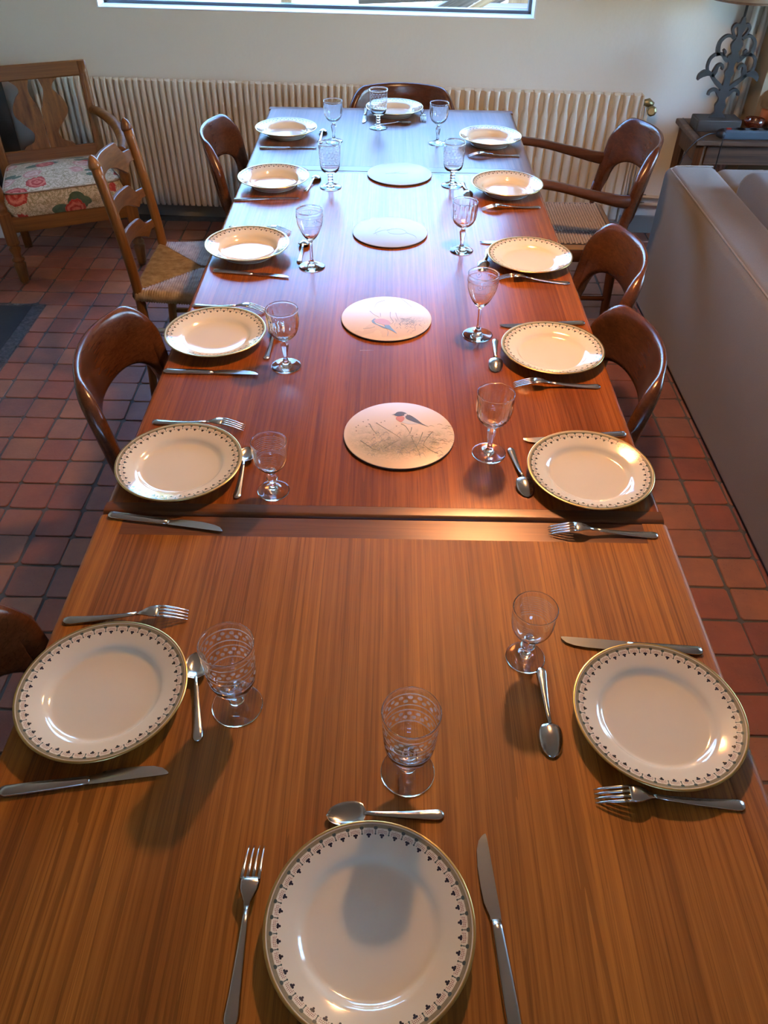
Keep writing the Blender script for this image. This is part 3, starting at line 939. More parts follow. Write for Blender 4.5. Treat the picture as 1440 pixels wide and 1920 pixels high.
# tulip glass on a plain stem
ti = spl([(0, .080), (.010, .084), (.022, .098), (.0325, .122), (.0362, .142), (.0361, .154), (.0360, .1602)], 4) + [(.0357, .1611), (.0357, .1618), (.0360, .1624)]
to = [(.0365, .1627), (.0370, .1624), (.0373, .1618), (.0373, .1611)] + spl([(.03685, .1602), (.0371, .150), (.0373, .142), (.0337, .121), (.0232, .0965), (.0115, .0805), (.0055, .074)], 4)[1:]
tul = glass('tulip_glass', ti, to, spl([(.0055, .074), (.0043, .068), (.0042, .040), (.0046, .022), (.0090, .011)], 4)[1:], footp(.0375, .011), mg_tul)
GL = [(gob3, 1, (.039, .550)), (gob3, 2, (-.209, .651)), (small, 3, (.224, .747)), (small, 4, (-.212, 1.130)), (cut, 5, (.212, 1.259)), (cut, 6, (-.235, 1.579)), (tul, 7, (.226, 1.740)), (tul, 8, (-.217, 2.111)), (cut, 9, (.217, 2.238)), (gob4, 10, (-.203, 2.738)), (gob4, 11, (.217, 2.774)), (cut, 12, (-.222, 3.245)), (cut, 13, (.185, 3.242)), (gob4, 14, (-.051, 3.428))]
gdesc = {gob3: 'short-stemmed etched goblet', gob4: 'bead-stemmed etched goblet', small: 'small banded wine glass', cut: 'cut crystal wine glass', tul: 'tall tulip glass with etched rings'}
used = set()
for src, k, (x, y) in GL:
    lb = gdesc[src] + ' ' + place_name(k)
    if src in used:
        o = dup(src, (x, y, zt(y) + .0002), k * .7, lb, 'wine glasses round the table')
    else:
        o = src; o.location = (x, y, zt(y) + .0002); o.rotation_euler = (0, 0, k * .7); o['label'] = lb; o['group'] = 'wine glasses round the table'; used.add(src)

# ---- round bird mats
m_cork = Mat('cork_edge', (.03, .018, .012), .8)
def mat_face(kind):
    M = Mat('mat_print_' + kind, rough=.30, spec=.5)
    x, y, z = M.xyz(); r = hyp(x, y)
    n = M.noise(scale=22, detail=5, rough=.7, dist=1.0); nf = M.noise(scale=90, detail=4, rough=.7, dist=2)
    base = M.mix(M.noise(scale=7, detail=3), (.66, .47, .27), (.70, .50, .33))
    if kind == 'a':
        g = ((.025 - y) * 14 + (n - .5) * 2.4)._op('ADD', 0, clamp=True) * ((y + .105) * 18)._op('ADD', 0, clamp=True) * ((.112 - r) * 30)._op('ADD', 0, clamp=True)
        c = M.mix(g * (nf - .22)._op('MULTIPLY', 2.6, clamp=True) * .9, base, (.16, .15, .07))
        g2 = (1.0 - hyp(x - .02, (y + .035) * 1.6) * 16)._op('ADD', 0, clamp=True)
        c = M.mix(g2 * .55, c, (.10, .105, .075))
    elif kind == 'b':
        g2 = (1.0 - hyp((x - .055) * .8, (y + .012) * 2.2) * 17 + (n - .5) * .8)._op('ADD', 0, clamp=True)
        c = M.mix(g2 * (nf - .2)._op('MULTIPLY', 2, clamp=True) * .9, base, (.10, .13, .125))
        c = M.mix((M.noise(scale=9, detail=3).gt(.5)) * inr(y, -.1, -.03) * .18, c, (.35, .16, .11))
    else:
        g2 = (1.0 - hyp((x - .0) * .7, (y + .01) * 1.8) * 14 + (n - .5) * 1.2)._op('ADD', 0, clamp=True)
        c = M.mix(g2 * .35, M.mix(.85, base, (.27, .26, .24)), (.22, .23, .22))  # far mats: shared base greyed to offset the strong window light
    M.link(c, 'Base Color'); return M
def solid(name, col): return Mat(name, col, .4)
ink = {'dark': solid('ink_dark', (.035, .033, .035)), 'red': solid('ink_red', (.52, .15, .07)), 'pale': solid('ink_pale', (.55, .47, .40)), 'grey': solid('ink_grey', (.17, .17, .16)), 'olive': solid('ink_olive', (.13, .12, .06)), 'blue': solid('ink_blue', (.13, .16, .17)), 'brown': solid('ink_brown', (.16, .09, .05))}
ZP = .0062
def decal(name, poly, mat, par, z=ZP):
    poly = [tuple(p) for p in poly]
    return fixn(mk(name, *extrude(poly, z - .0001, z + .00012), mat, par, smooth=False))
def strokes(name, lines, mat, par, w=.0007, z=ZP):
    V, F = [], []
    for ln in lines:
        v, f = ribbon(ln, [w * (1.2 - .7 * i / max(1, len(ln) - 1)) for i in range(len(ln))], .0002, 'xy', z)
        n = len(V); V += v; F += [tuple(q + n for q in p) for p in f]
    return mk(name, V, F, mat, par, smooth=False)
def clos(pts, k=5): return smooth_path(list(pts) + [pts[0]], k)[:-1]
def make_mat(kind, label, loc, rot=0.0):
    t = thing('table_mat', label, 'table mat', loc, rot, 'round bird mats down the table middle')
    mk('cork_backing', *lathe([(0, 0), (.1135, 0), (.1150, .001), (.1150, .0045), (0, .0045)], 64), m_cork, t)
    o = mk('printed_face', *lathe([(.1148, .0044), (.1155, .0050), (.1152, .0059), (.1142, ZP - .0001), (0, ZP - .0001)], 64), mat_face(kind), t)
    return t, o
rr = random.Random(11)
def P(u, v):   # picture px of the first mat's close-up -> mat coordinates (metres)
    return ((u - 711) / 672 * .1155, -(v - 475) / 402 * .1155)
def PL_(pts, k=4): return smooth_path([P(*p) for p in pts], k)
# first mat: dark-headed bird with orange breast on a twig among ferns
t, face = make_mat('a', 'round bird mat nearest the near end, black-headed orange-breasted bird on a twig', (.029, 1.312, T))
decal('bird_belly', clos([P(*p) for p in ((690, 262), (770, 240), (860, 250), (920, 310), (960, 345), (900, 352), (820, 352), (730, 325))]), ink['pale'], face, ZP)
decal('bird_breast', clos([P(*p) for p in ((682, 262), (735, 248), (778, 270), (770, 305), (735, 330), (690, 308), (672, 285))]), ink['red'], face, ZP + .0002)
decal('bird_wing', clos([P(*p) for p in ((790, 238), (850, 240), (930, 290), (1000, 345), (1076, 384), (980, 352), (880, 320), (800, 285))]), ink['dark'], face, ZP + .0002)
decal('bird_head', clos([P(*p) for p in ((622, 237), (658, 228), (690, 204), (745, 198), (800, 215), (815, 238), (770, 248), (710, 258), (668, 250), (650, 240))]), ink['dark'], face, ZP + .0004)
decal('bird_collar', clos([P(*p) for p in ((778, 232), (806, 224), (810, 240), (790, 258), (776, 262))]), ink['pale'], face, ZP + .0006)
tw = [PL_(p) for p in (((735, 350), (790, 380), (830, 440), (850, 470)), ((866, 392), (855, 440), (830, 480)), ((430, 345), (520, 400), (640, 470), (720, 520)), ((350, 360), (390, 430), (440, 480)), ((245, 565), (320, 610), (400, 660), (470, 675)), ((1000, 450), (975, 510), (950, 570), (920, 620)), ((860, 510), (890, 580), (930, 650), (960, 720)), ((540, 650), (640, 590), (720, 545)), ((1110, 450), (1020, 560), (990, 640)), ((1170, 700), (1080, 660), (1000, 600)))]
strokes('twigs', tw, ink['olive'], face, .0016, ZP + .0001)
fl = []
for q in range(70):
    u = rr.uniform(300, 1180); v = rr.uniform(470, 740); a = rr.uniform(-.9, .9); l = rr.uniform(30, 90)
    fl.append(PL_(((u, v), (u + l * .5 * cos(a), v - l * .4 * abs(sin(a)) - 10), (u + l * cos(a), v - l * .5 * sin(a))), 3))
fn = strokes('fern_strokes', fl, ink['grey'], face, .0007, ZP + .0001); fn['kind'] = 'stuff'
for q in range(22):
    u = rr.uniform(1040, 1340); v = 330 + (u - 1040) * .1 + rr.uniform(0, 260)
    fl.append(PL_(((u, v), (u + 25, v - 8), (u + 60, v + 6)), 3))
hd = []
for (u, v) in ((268, 335), (328, 310), (340, 362), (312, 395), (210, 382), (185, 405), (190, 450), (433, 348), (490, 340), (533, 322), (405, 494), (680, 382), (925, 480), (1070, 480), (1118, 447), (875, 500)):
    a = rr.uniform(0, 6); c0 = Vector(P(u, v))
    hd.append([c0 + Vector((cos(a + k * 2.1), sin(a + k * 2.1))) * .0024 for k in range(3)])
V, F = [], []
for tri in hd:
    n = len(V); V += [(p.x, p.y, ZP + .0003) for p in tri]; F.append((n, n + 1, n + 2))
o = mk('seed_heads', V, F, ink['brown'], face, smooth=False); o['kind'] = 'stuff'
fs = strokes('fern_fronds', fl[70:], ink['brown'], face, .0005, ZP + .0001); fs['kind'] = 'stuff'
# second mat: pink-breasted bird head-down by a blue-grey bush
t, face = make_mat('b', 'second round bird mat from the near end, pink bird beside a blue-grey bush', (-.002, 1.809, T))
def Q(u, v): return ((u - 720) / 640 * .1155, -(v - 412) / 310 * .1155)
decal('bird_breast', clos([Q(*p) for p in ((545, 440), (640, 428), (730, 445), (780, 490), (730, 520), (640, 500), (560, 475))]), ink['red'] if False else solid('ink_pink', (.48, .22, .17)), face, ZP)
decal('bird_back', clos([Q(*p) for p in ((510, 460), (545, 432), (570, 432), (545, 455), (580, 500), (660, 530), (740, 560), (690, 560), (600, 520), (530, 490))]), ink['blue'], face, ZP + .0002)
decal('bird_wing', clos([Q(*p) for p in ((690, 520), (760, 520), (800, 560), (870, 630), (790, 590), (720, 560))]), ink['blue'], face, ZP + .0004)
strokes('twigs', [smooth_path([Q(*p) for p in l], 4) for l in (((775, 330), (775, 400), (820, 470), (780, 500)), ((690, 160), (580, 200), (545, 270)), ((740, 660), (745, 600), (720, 560)), ((850, 340), (870, 400), (890, 440)), ((480, 320), (540, 370), (620, 410)), ((930, 130), (1000, 180), (1090, 260)), ((1000, 430), (1080, 400)), ((400, 570), (500, 560), (560, 540)), ((630, 350), (640, 410)))], ink['grey'], face, .0012, ZP + .0001)
fl = []
for q in range(60):
    u = rr.gauss(1020, 110); v = rr.gauss(510, 45)
    fl.append([Q(u, v), Q(u + rr.uniform(-30, 60), v - rr.uniform(-20, 50))])
o = strokes('bush_strokes', fl, ink['blue'], face, .0008, ZP + .0001); o['kind'] = 'stuff'
# third and fourth mats: pale prints
t, face = make_mat('c', 'third round bird mat from the near end, pale print of a bird in outline', (.004, 2.355, T))
strokes('bird_outline', [clos([(-.01, .01), (.02, .022), (.042, .012), (.05, -.008), (.03, -.02), (.0, -.014)], 4), smooth_path([(.05, -.008), (.075, -.03), (.08, -.05)], 4), smooth_path([(-.05, -.02), (-.02, .01), (.0, .005)], 4), smooth_path([(-.03, .03), (-.045, .0), (-.04, -.03)], 4)], ink['grey'], face, .0012, ZP + .0001)
t, face = make_mat('d', 'round bird mat across from the window end, palest of the four', (.035, 2.869, T))
strokes('branch_print', [smooth_path([(-.05, -.006), (-.02, .002), (.01, -.004), (.03, .006)], 4), smooth_path([(-.02, .002), (.0, .014)], 3)], ink['grey'], face, .0022, ZP + .0001)

# wear on the table top: a pale scratch and a small nick
m_scr = Mat('pale_scratch', (.45, .36, .28), .5)
o = strokes('scratch', [[(-.065, 1.655), (-.045, 1.656), (-.030, 1.657)], [(-.4035, 1.935), (-.391, 1.932)]], m_scr, tab, .0012, T + .0001)

# ------------------------------------------------------------------ danish teak chairs (local: sitter faces +x)
m_seatpad = fabric('dark_seat_weave', (.10, .075, .045), (.17, .13, .08), 150)
def crest(name, w, xb, curv, ztop, zarch, zbot, par, lean=.17, si=.84, th0=.017, th1=.03, mat=None, nc=48, nr=14, z_l=.45):
    V, F = [], []
    S = [sin((-1 + 2 * k / nc) * pi / 2) for k in range(nc + 1)]
    S = [q for q in S if abs(q) < si - .012]
    for f in (.0, .03, .08, .16, .28, .42, .58, .72, .84, .92, .97, 1.0):
        S += [si + (1 - si) * f, -si - (1 - si) * f]
    S += [si - .003, si - .009, -si + .003, -si + .009]
    S = sorted(set(round(q, 5) for q in S)); n = len(S)
    G = [.5 - .5 * cos(pi * q / nr) for q in range(nr + 1)]
    def pos(s, z):
        return (xb + curv * abs(s) ** 2 - lean * (z - z_l), w * s)
    sm = lambda t: max(0, min(1, t)) ** 2 * (3 - 2 * max(0, min(1, t)))
    for side in (-1, 1):
        for s in S:
            a = abs(s)
            zt_ = ztop - .010 * a * a - .095 * max(0, (a - .66) / .34) ** 2.6
            if a < si: zb_ = zbot + (zarch - zbot) * (1 - (a / si) ** 3.6) ** (1 / 3.6) - .012 * (1 - a * a)
            else: zb_ = zbot
            th = th0 + (th1 - th0) * sm((a - .55) / .32)
            for g in G:
                z = zb_ + (zt_ - zb_) * g
                # round over the outline: top and bottom edges, the outer side, and the inner side of the posts
                d_out = (1 - a) * w
                d_v = (zt_ - z) if a > si else min(zt_ - z, z - zb_)
                rr_ = th * .62
                e = 1.0
                for d in (d_out, d_v):
                    e *= sqrt(max(0.0, 1 - (1 - min(1, max(0, d) / rr_)) ** 2))
                if a >= si:
                    d_in = (a - si) * w
                    ei = sqrt(max(0.0, 1 - (1 - min(1, d_in / rr_)) ** 2)); k_ = sm((zarch - .012 - z) / .03)
                    e *= 1 - k_ * (1 - ei)
                x, y = pos(s, z)
                nx_ = Vector((1, -2 * curv * s / w * .9)).normalized()
                V.append((x + side * th / 2 * e * nx_.x, y + side * th / 2 * e * nx_.y, z))
    st = n * (nr + 1)
    for k in range(n - 1):
        for q in range(nr):
            a = k * (nr + 1) + q; b = a + nr + 1
            F.append((a, b, b + 1, a + 1)); F.append((st + a, st + a + 1, st + b + 1, st + b))
    rim = [k * (nr + 1) for k in range(n)] + [(n - 1) * (nr + 1) + q for q in range(1, nr + 1)] + [k * (nr + 1) + nr for k in range(n - 2, -1, -1)] + [q for q in range(nr - 1, 0, -1)]
    for q in range(len(rim)):
        a, b = rim[q], rim[(q + 1) % len(rim)]; F.append((a, st + a, st + b, b))
    o = mk(name, V, F, mat or m_teak_chair, par)
    bm = bmesh.new(); bm.from_mesh(o.data)
    bmesh.ops.remove_doubles(bm, verts=bm.verts, dist=.0002)
    bmesh.ops.recalc_face_normals(bm, faces=bm.faces)
    for f in bm.faces: f.smooth = True
    bm.to_mesh(o.data); bm.free()
    return o, pos
def danish_chair():
    t = thing('dining_chair', '', 'chair')
    o, pos = crest('backrest', .245, -.205, .085, .780, .650, .47, t, si=.84, th1=.038)
    for s in (-.945, .945):
        x1, y1 = pos(s, .50); x0, y0 = pos(s, .47)
        mk('leg', *tube([(x1, y1, .52), (x0, y0, .46), (x0 - .005, y0 * .98, .40), (x0 - .03, y0 * .93, .0)], [(.016, .016), (.018, .019), (.019, .020), (.012, .012)], 12), m_teak_chair_z, t)
        mk('leg', *tube([(.20, y0 * .98, .44), (.205, y0 * .98, .38), (.215, y0 * .98, 0)], [.017, .019, .012], 12), m_teak_chair_z, t)
        mk('side_rail', *tube([(x0, y0 * .97, .405), (.205, y0 * .97, .405)], (.011, .022), 10, p=3), m_teak_arm, t)
        mk('stretcher', *tube([(x0 - .01, y0 * .95, .24), (.21, y0 * .97, .24)], .009, 8), m_teak_arm, t)
    x0, y0 = pos(.945, .47)
    mk('front_rail', *tube([(.205, -y0, .405), (.205, y0, .405)], (.011, .022), 10, p=3), m_teak_chair, t)
    mk('back_rail', *tube([(x0, -y0, .405), (x0, y0, .405)], (.011, .022), 10, p=3), m_teak_chair, t)
    s = mk('seat', *box(x0 + .005, .205, -y0 + .008, y0 - .008, .41, .442), m_seatpad, t); bev(s, .012, 3)
    return t
dc = danish_chair()
spots = [((-.455, 1.615), 0, 'teak chair with curved back beside the second place, rush-chair side'),
         ((-.478, 3.27), 0, 'teak chair nearest the radiator on the rush-chair side'),
         ((-.445, .62), 0, 'teak chair at the near corner, only its back post showing'),
         ((.395, 1.67), pi, 'teak chair nearest along the sofa, its curved back lowest in view'),
         ((.480, 2.205), pi, 'teak chair between the armless one and the woven-seat armchair by the sofa'),
         ((.05, 3.700), -pi / 2, 'teak chair at the table head against the radiator')]
for k, (xy, a, lb) in enumerate(spots):
    if k: dup(dc, (*xy, 0), a, lb, 'teak dining chairs')
    else: dc.location = (*xy, 0); dc.rotation_euler = (0, 0, a); dc['label'] = lb; dc['group'] = 'teak dining chairs'

# teak armchair with a woven cord seat
m_cord = Mat('paper_cord', (.40, .27, .16), .75)
m_cord.link(m_cord.mix(m_cord.noise(scale=60, detail=3), (.34, .22, .13), (.46, .32, .20)), 'Base Color')
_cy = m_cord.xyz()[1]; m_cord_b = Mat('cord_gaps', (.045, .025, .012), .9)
m_cord.link(m_cord.mix(inr(_cy, .085, .125) * m_cord.noise(scale=60).gt(.42) * .7, m_cord.mix(m_cord.noise(scale=60, detail=3), (.36, .235, .14), (.52, .37, .24)), (.07, .07, .075)), 'Base Color')  # dark strip across the weave is shade painted into the cord
m_cord_d = Mat('paper_cord_roll', (.30, .17, .07), .7)
m_cord_d.link(m_cord_d.mix(m_cord_d.noise(m_cord_d.map((1, 300, 1)), 1, 2), (.22, .115, .04), (.34, .20, .09)), 'Base Color')
ac = thing('armchair', 'teak armchair with woven cord seat between the sofa and radiator', 'chair', (.742, 3.235, 0), pi)
o, pos = crest('backrest', .262, -.245, .105, .800, .655, .47, ac, lean=.16, si=.845, th1=.042)
for s in (-.945, .945):
    x1, y1 = pos(s, .50); x0, y0 = pos(s, .47)
    mk('leg', *tube([(x1, y1, .52), (x0, y0, .46), (x0 - .002, y0, .38), (x0 - .02, y0 * .96, 0)], [.017, .02, .021, .014], 12), m_teak_chair_z, ac)
    mk('leg', *tube([(.215, y0, .672), (.215, y0, .55), (.22, y0, .38), (.225, y0, 0)], [.015, .018, .02, .013], 12), m_teak_chair_z, ac)
    xa, ya = pos(s, .62)
    mk('arm', *tube(smooth_path([(xa + .004, ya, .615), (xa + .06, ya * 1.03, .622), (xa + .17, ya * 1.05, .645), (.12, ya * 1.03, .672), (.24, ya, .684)], 4), [(.012 + .012 * min(1, 4 * f), .026 - .010 * min(1, f * 1.6)) for f in [k / 16 for k in range(17)]], 14, p=2.4), m_teak_arm, ac)
    mk('side_rail', *tube([(x0, y0, .40), (.215, y0, .40)], (.012, .024), 10, p=3), m_teak_arm, ac)
    mk('stretcher', *tube([(x0 - .01, y0, .22), (.22, y0, .22)], .010, 8), m_teak_arm, ac)
mk('front_rail', *tube([(.215, -.245, .40), (.215, .245, .40)], (.012, .024), 10, p=3), m_teak_chair, ac)
sx0, sx1, sy = -.185, .225, .235
sb = mk('seat_roll', *box(sx0 - .012, sx1 + .012, -sy - .008, sy + .008, .375, .434), m_cord_d, ac); bev(sb, .022, 4)
mk('cord_gap', *box(sx0 + .018, sx1 - .018, -sy + .014, sy - .014, .43, .4352), m_cord_b, sb, smooth=False)
# weave: alternating cushions of cord
V, F = [], []
NXw, NYw = 32, 27
for i in range(NXw):
    for j in range(NYw):
        x = sx0 + .022 + (sx1 - sx0 - .044) * (i + .5) / NXw; y = -sy + .018 + (2 * sy - .036) * (j + .5 + (.5 if i % 2 else 0)) / (NYw + .5)
        hx = (sx1 - sx0 - .044) / NXw * .41; hy = (2 * sy - .036) / NYw * .36
        n = len(V)
        V += [(x - hx, y - hy, .4345), (x + hx, y - hy, .4345), (x + hx, y + hy, .4345), (x - hx, y + hy, .4345), (x - hx * .55, y - hy * .6, .4405), (x + hx * .55, y - hy * .6, .4405), (x + hx * .55, y + hy * .6, .4405), (x - hx * .55, y + hy * .6, .4405)]
        F += [(n + a, n + b, n + c, n + d) for a, b, c, d in ((4, 5, 6, 7), (0, 1, 5, 4), (1, 2, 6, 5), (2, 3, 7, 6), (3, 0, 4, 7))]
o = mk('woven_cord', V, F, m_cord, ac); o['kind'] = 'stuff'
# darker strip of cord: shade, part of the cord colour
# ------------------------------------------------------------------ rush-seat ladder-back chair (faces +x)
rc = thing('ladder_back_chair', 'honey-wood ladder-back chair with a rush seat on the armchair side', 'chair', (-.672, 2.715, 0), 0)
def stile_pts(y):
    return smooth_path([(-.225, y * .96, 0), (-.203, y, .25), (-.200, y, .46), (-.222, y, .68), (-.250, y, .865)], 4)
for y in (-.195, .195):
    pts = stile_pts(y)
    post = mk('back_post', *tube(pts, [.0175 if i > 2 else .014 + .001 * i for i in range(len(pts))], 12, up=(0, 1, 0)), m_oak, rc)
    mk('finial', *lathe([(0, -.004), (.0185, -.004), (.0195, .002), (.0185, .010), (.014, .022), (.008, .030), (.003, .034), (0, .035)], 16), m_oak, post, loc=(-.252, y, .868), rot=(0, R(-9), 0))
for zc, h in ((.792, .115), (.660, .092), (.545, .086)):
    f = max(0, (zc - .46)) / .40
    xc = -.203 - .05 * f ** 1.1
    V, F = [], []
    n = 36
    for k in range(n + 1):
        s = -1 + 2 * k / n; a = abs(s)
        up = .5 * h * (1.0 if a < .60 else 1.0 - .75 * min(1, (a - .60) / .16) ** .7) - .004 * a
        dn = -.5 * h * (.05 + .95 * min(1, a / .72) ** 2) if a < .72 else -.5 * h * (1 - .55 * min(1, (a - .72) / .10))
        x = xc - .046 * (1 - s * s)
        for d in (-.006, .006):
            V += [(x + d, .19 * s, zc + dn), (x + d - .07 * h, .19 * s, zc + up)]
    for k in range(n):
        b = k * 4
        for i, j in ((0, 1), (1, 3), (3, 2), (2, 0)): F.append((b + i, b + j, b + 4 + j, b + 4 + i))
    F += [(0, 2, 3, 1), (n * 4, n * 4 + 1, n * 4 + 3, n * 4 + 2)]
    o = fixn(mk('slat', V, F, m_oak_y, rc)); sharp(o, 35); bev(o, .002, 2)
for y in (-.222, .222):
    mk('leg', *tube([(.19, y, .455), (.19, y, .3), (.193, y, 0)], [.019, .0185, .014], 12), m_oak, rc)
    mk('side_rung', *tube([(-.205, y * .88, .17), (0, y * .94, .172), (.19, y, .17)], [.008, .011, .008], 10), m_oak_x, rc)
    mk('side_rung', *tube([(-.205, y * .88, .30), (0, y * .94, .302), (.19, y, .30)], [.008, .011, .008], 10), m_rung if y < 0 else m_oak_x, rc)
mk('front_rung', *tube([(.192, -.222, .22), (.192, 0, .222), (.192, .222, .22)], [.009, .013, .009], 10), m_oak_y, rc)
m_rush = Mat('rush', rough=.6)
m_rush.link(m_rush.mix((m_rush.noise(scale=35, detail=4) - .3) * 1.6, (.22, .13, .055), (.60, .43, .25)), 'Base Color')
# four triangular sectors of twisted rush strands
cr = [(-.205, -.198), (-.205, .198), (.205, .235), (.205, -.235)]
ctr = ((-.02, -.012), (-.02, .012))
def rush(A, B, Ca, Cb, ns, parent):
    """strands parallel to edge AB's normal: each strand starts on AB and runs inwards until the diagonal"""
    V, F = [], []
    A, B, Ca, Cb = Vector(A), Vector(B), Vector(Ca), Vector(Cb)
    for k in range(ns):
        f = (k + .5) / ns
        p0 = A.lerp(B, f)
        # inner end: on diagonal A->Ca for first part, Cb->B for the rest
        if f < .47: p1 = A.lerp(Ca, f / .47)
        elif f > .53: p1 = B.lerp(Cb, (1 - f) / .47)
        else: p1 = Ca.lerp(Cb, (f - .47) / .06)
        d = (B - A).length / ns * .5
        out = (p0 - (Ca + Cb) / 2).normalized()
        e = (B - A).normalized(); nrm = Vector((e.y, -e.x)); nrm = nrm if nrm.dot(p0 - Ca) > 0 else -nrm
        pts = [(p1.x, p1.y, .452), (p0.x, p0.y, .458), (p0.x + nrm.x * .014, p0.y + nrm.y * .014, .448), (p0.x + nrm.x * .018, p0.y + nrm.y * .018, .432), (p0.x + nrm.x * .012, p0.y + nrm.y * .012, .418)]
        n = len(V)
        for q in pts:
            V += [(q[0] - e.x * d, q[1] - e.y * d, q[2] - .002), (q[0], q[1], q[2] + .0025), (q[0] + e.x * d, q[1] + e.y * d, q[2] - .002)]
        for i in range(len(pts) - 1):
            for j in range(2):
                a = n + i * 3 + j; F.append((a, a + 1, a + 4, a + 3))
    o = fixn(mk('rush_panel', V, F, m_rush, parent)); o['kind'] = 'stuff'; return o
seat = mk('seat', *extrude([(-.205, -.2), (.205, -.237), (.205, .237), (-.205, .2)], .425, .447), m_rush, rc, smooth=False); bev(seat, .01, 2)
rush(cr[0], cr[1], ctr[0], ctr[1], 44, seat)
rush(cr[1], cr[2], ctr[1], (.0, .012), 46, seat)
rush(cr[2], cr[3], (.0, .012), (.0, -.012), 50, seat)
rush(cr[3], cr[0], (.0, -.012), ctr[0], 46, seat)

# ------------------------------------------------------------------ floral armchair (local front = -y)
fa = thing('floral_armchair', 'old wooden armchair with vase splats and a floral cushion', 'armchair', (-1.582, 3.816, 0), R(24))
HWF = .278
HB = .228
def back_y(z): return .140 + .135 * max(0, z - .30)
for x in (-1, 1):
    X0 = x * HWF
    XB = x * HB
    pts = [(XB, .19, 0), (XB, .150, .18), (XB, .140, .30), (XB, back_y(.55), .55), (XB, back_y(.815), .815)]
    mk('back_post', *tube(smooth_path(pts, 4), (.021, .017), 12, up=(0, 1, 0), p=4), m_oak, fa)
    prof = [(0, 0), (.016, 0), (.022, .015), (.027, .07), (.029, .098), (.019, .106), (.029, .113), (.029, .121), (.018, .130), (.021, .145), (.029, .172), (.019, .184), (.030, .192), (.030, .20)]
    mk('leg', *lathe(prof + [(0, .20)], 18), m_oak, fa, loc=(X0, -.24, 0))
    o = mk('leg_block', *box(X0 - .027, X0 + .027, -.267, -.213, .195, .335), m_oak, fa, smooth=False); bev(o, .004)
    prof = [(.026, .335), (.020, .342), (.026, .352), (.026, .362), (.018, .37), (.023, .40), (.026, .43), (.02, .455), (.015, .50), (.017, .53), (.02, .54), (0, .54)]
    mk('arm_post', *lathe(prof, 18), m_oak, fa, loc=(X0, -.24, 0))
    mk('arm', *tube(smooth_path([(XB, back_y(.60), .610), (XB * 1.12, .12, .615), (X0 * 1.10, .0, .588), (X0 * 1.12, -.14, .555), (X0 * 1.02, -.27, .548)], 5), [(.020 + .008 * sin(pi * k / 20), .015 + .005 * sin(pi * k / 20)) for k in range(21)], 12), m_oak_x, fa)
o = mk('top_rail', *box(-HB - .018, HB + .018, -.013, .013, -.032, .032), m_oak_x, fa, smooth=False, loc=(0, back_y(.788), .788)); bev(o, .006, 3); o.rotation_euler = (R(-9), 0, 0)
o = mk('lower_rail', *box(-HB, HB, -.011, .011, -.028, .028), m_oak_x, fa, smooth=False, loc=(0, back_y(.44), .44)); bev(o, .004); o.rotation_euler = (R(-9), 0, 0)
# vase splat in two halves, V-cut at the top
sp = smooth_path([(.118, 0), (.112, .05), (.072, .10), (.058, .18), (.058, .26), (.085, .36), (.118, .50), (.120, .62), (.096, .76), (.074, .84), (.080, .92), (.108, 1.0)], 4)
vc = smooth_path([(.0015, 0), (.0015, .53), (.010, .60), (.023, .72), (.033, .84), (.028, .93), (.021, 1.0)], 4)
for sg in (-1, 1):
    V, F = [], []
    n = 34
    def at(path, f):
        for a, b in zip(path, path[1:]):
            if a[1] <= f <= b[1] + 1e-9: return a[0] + (b[0] - a[0]) * (f - a[1]) / max(1e-6, b[1] - a[1])
        return path[-1][0]
    for k in range(n + 1):
        f = k / n; z = .465 + (.758 - .465) * f; y = back_y(z)
        for d in (-.006, .006):
            V += [(sg * at(vc, f), y + d, z), (sg * at(sp, f), y + d, z)]
    for k in range(n):
        b = k * 4
        for i, j in ((0, 1), (1, 3), (3, 2), (2, 0)): F.append((b + i, b + j, b + 4 + j, b + 4 + i))
    F += [(0, 2, 3, 1), (n * 4, n * 4 + 1, n * 4 + 3, n * 4 + 2)]
    sharp(fixn(mk('back_splat', V, F, m_burl, fa)), 40)
for (x0, x1, y0, y1) in ((-HWF, HWF, -.262, -.236), (-HB, HB, .125, .15)):
    o = mk('seat_rail', *box(x0, x1, y0, y1, .245, .315), m_oak_x, fa, smooth=False); bev(o, .005)
for x in (-1, 1):
    o = fixn(mk('seat_rail', *join(([(x * HWF - .011, -.24, .245), (x * HWF + .011, -.24, .245), (x * HB + .011, .14, .245), (x * HB - .011, .14, .245), (x * HWF - .011, -.24, .315), (x * HWF + .011, -.24, .315), (x * HB + .011, .14, .315), (x * HB - .011, .14, .315)], [(0, 1, 2, 3), (4, 5, 6, 7), (0, 1, 5, 4), (1, 2, 6, 5), (2, 3, 7, 6), (3, 0, 4, 7)])), m_oak_x, fa, smooth=False)); bev(o, .004)
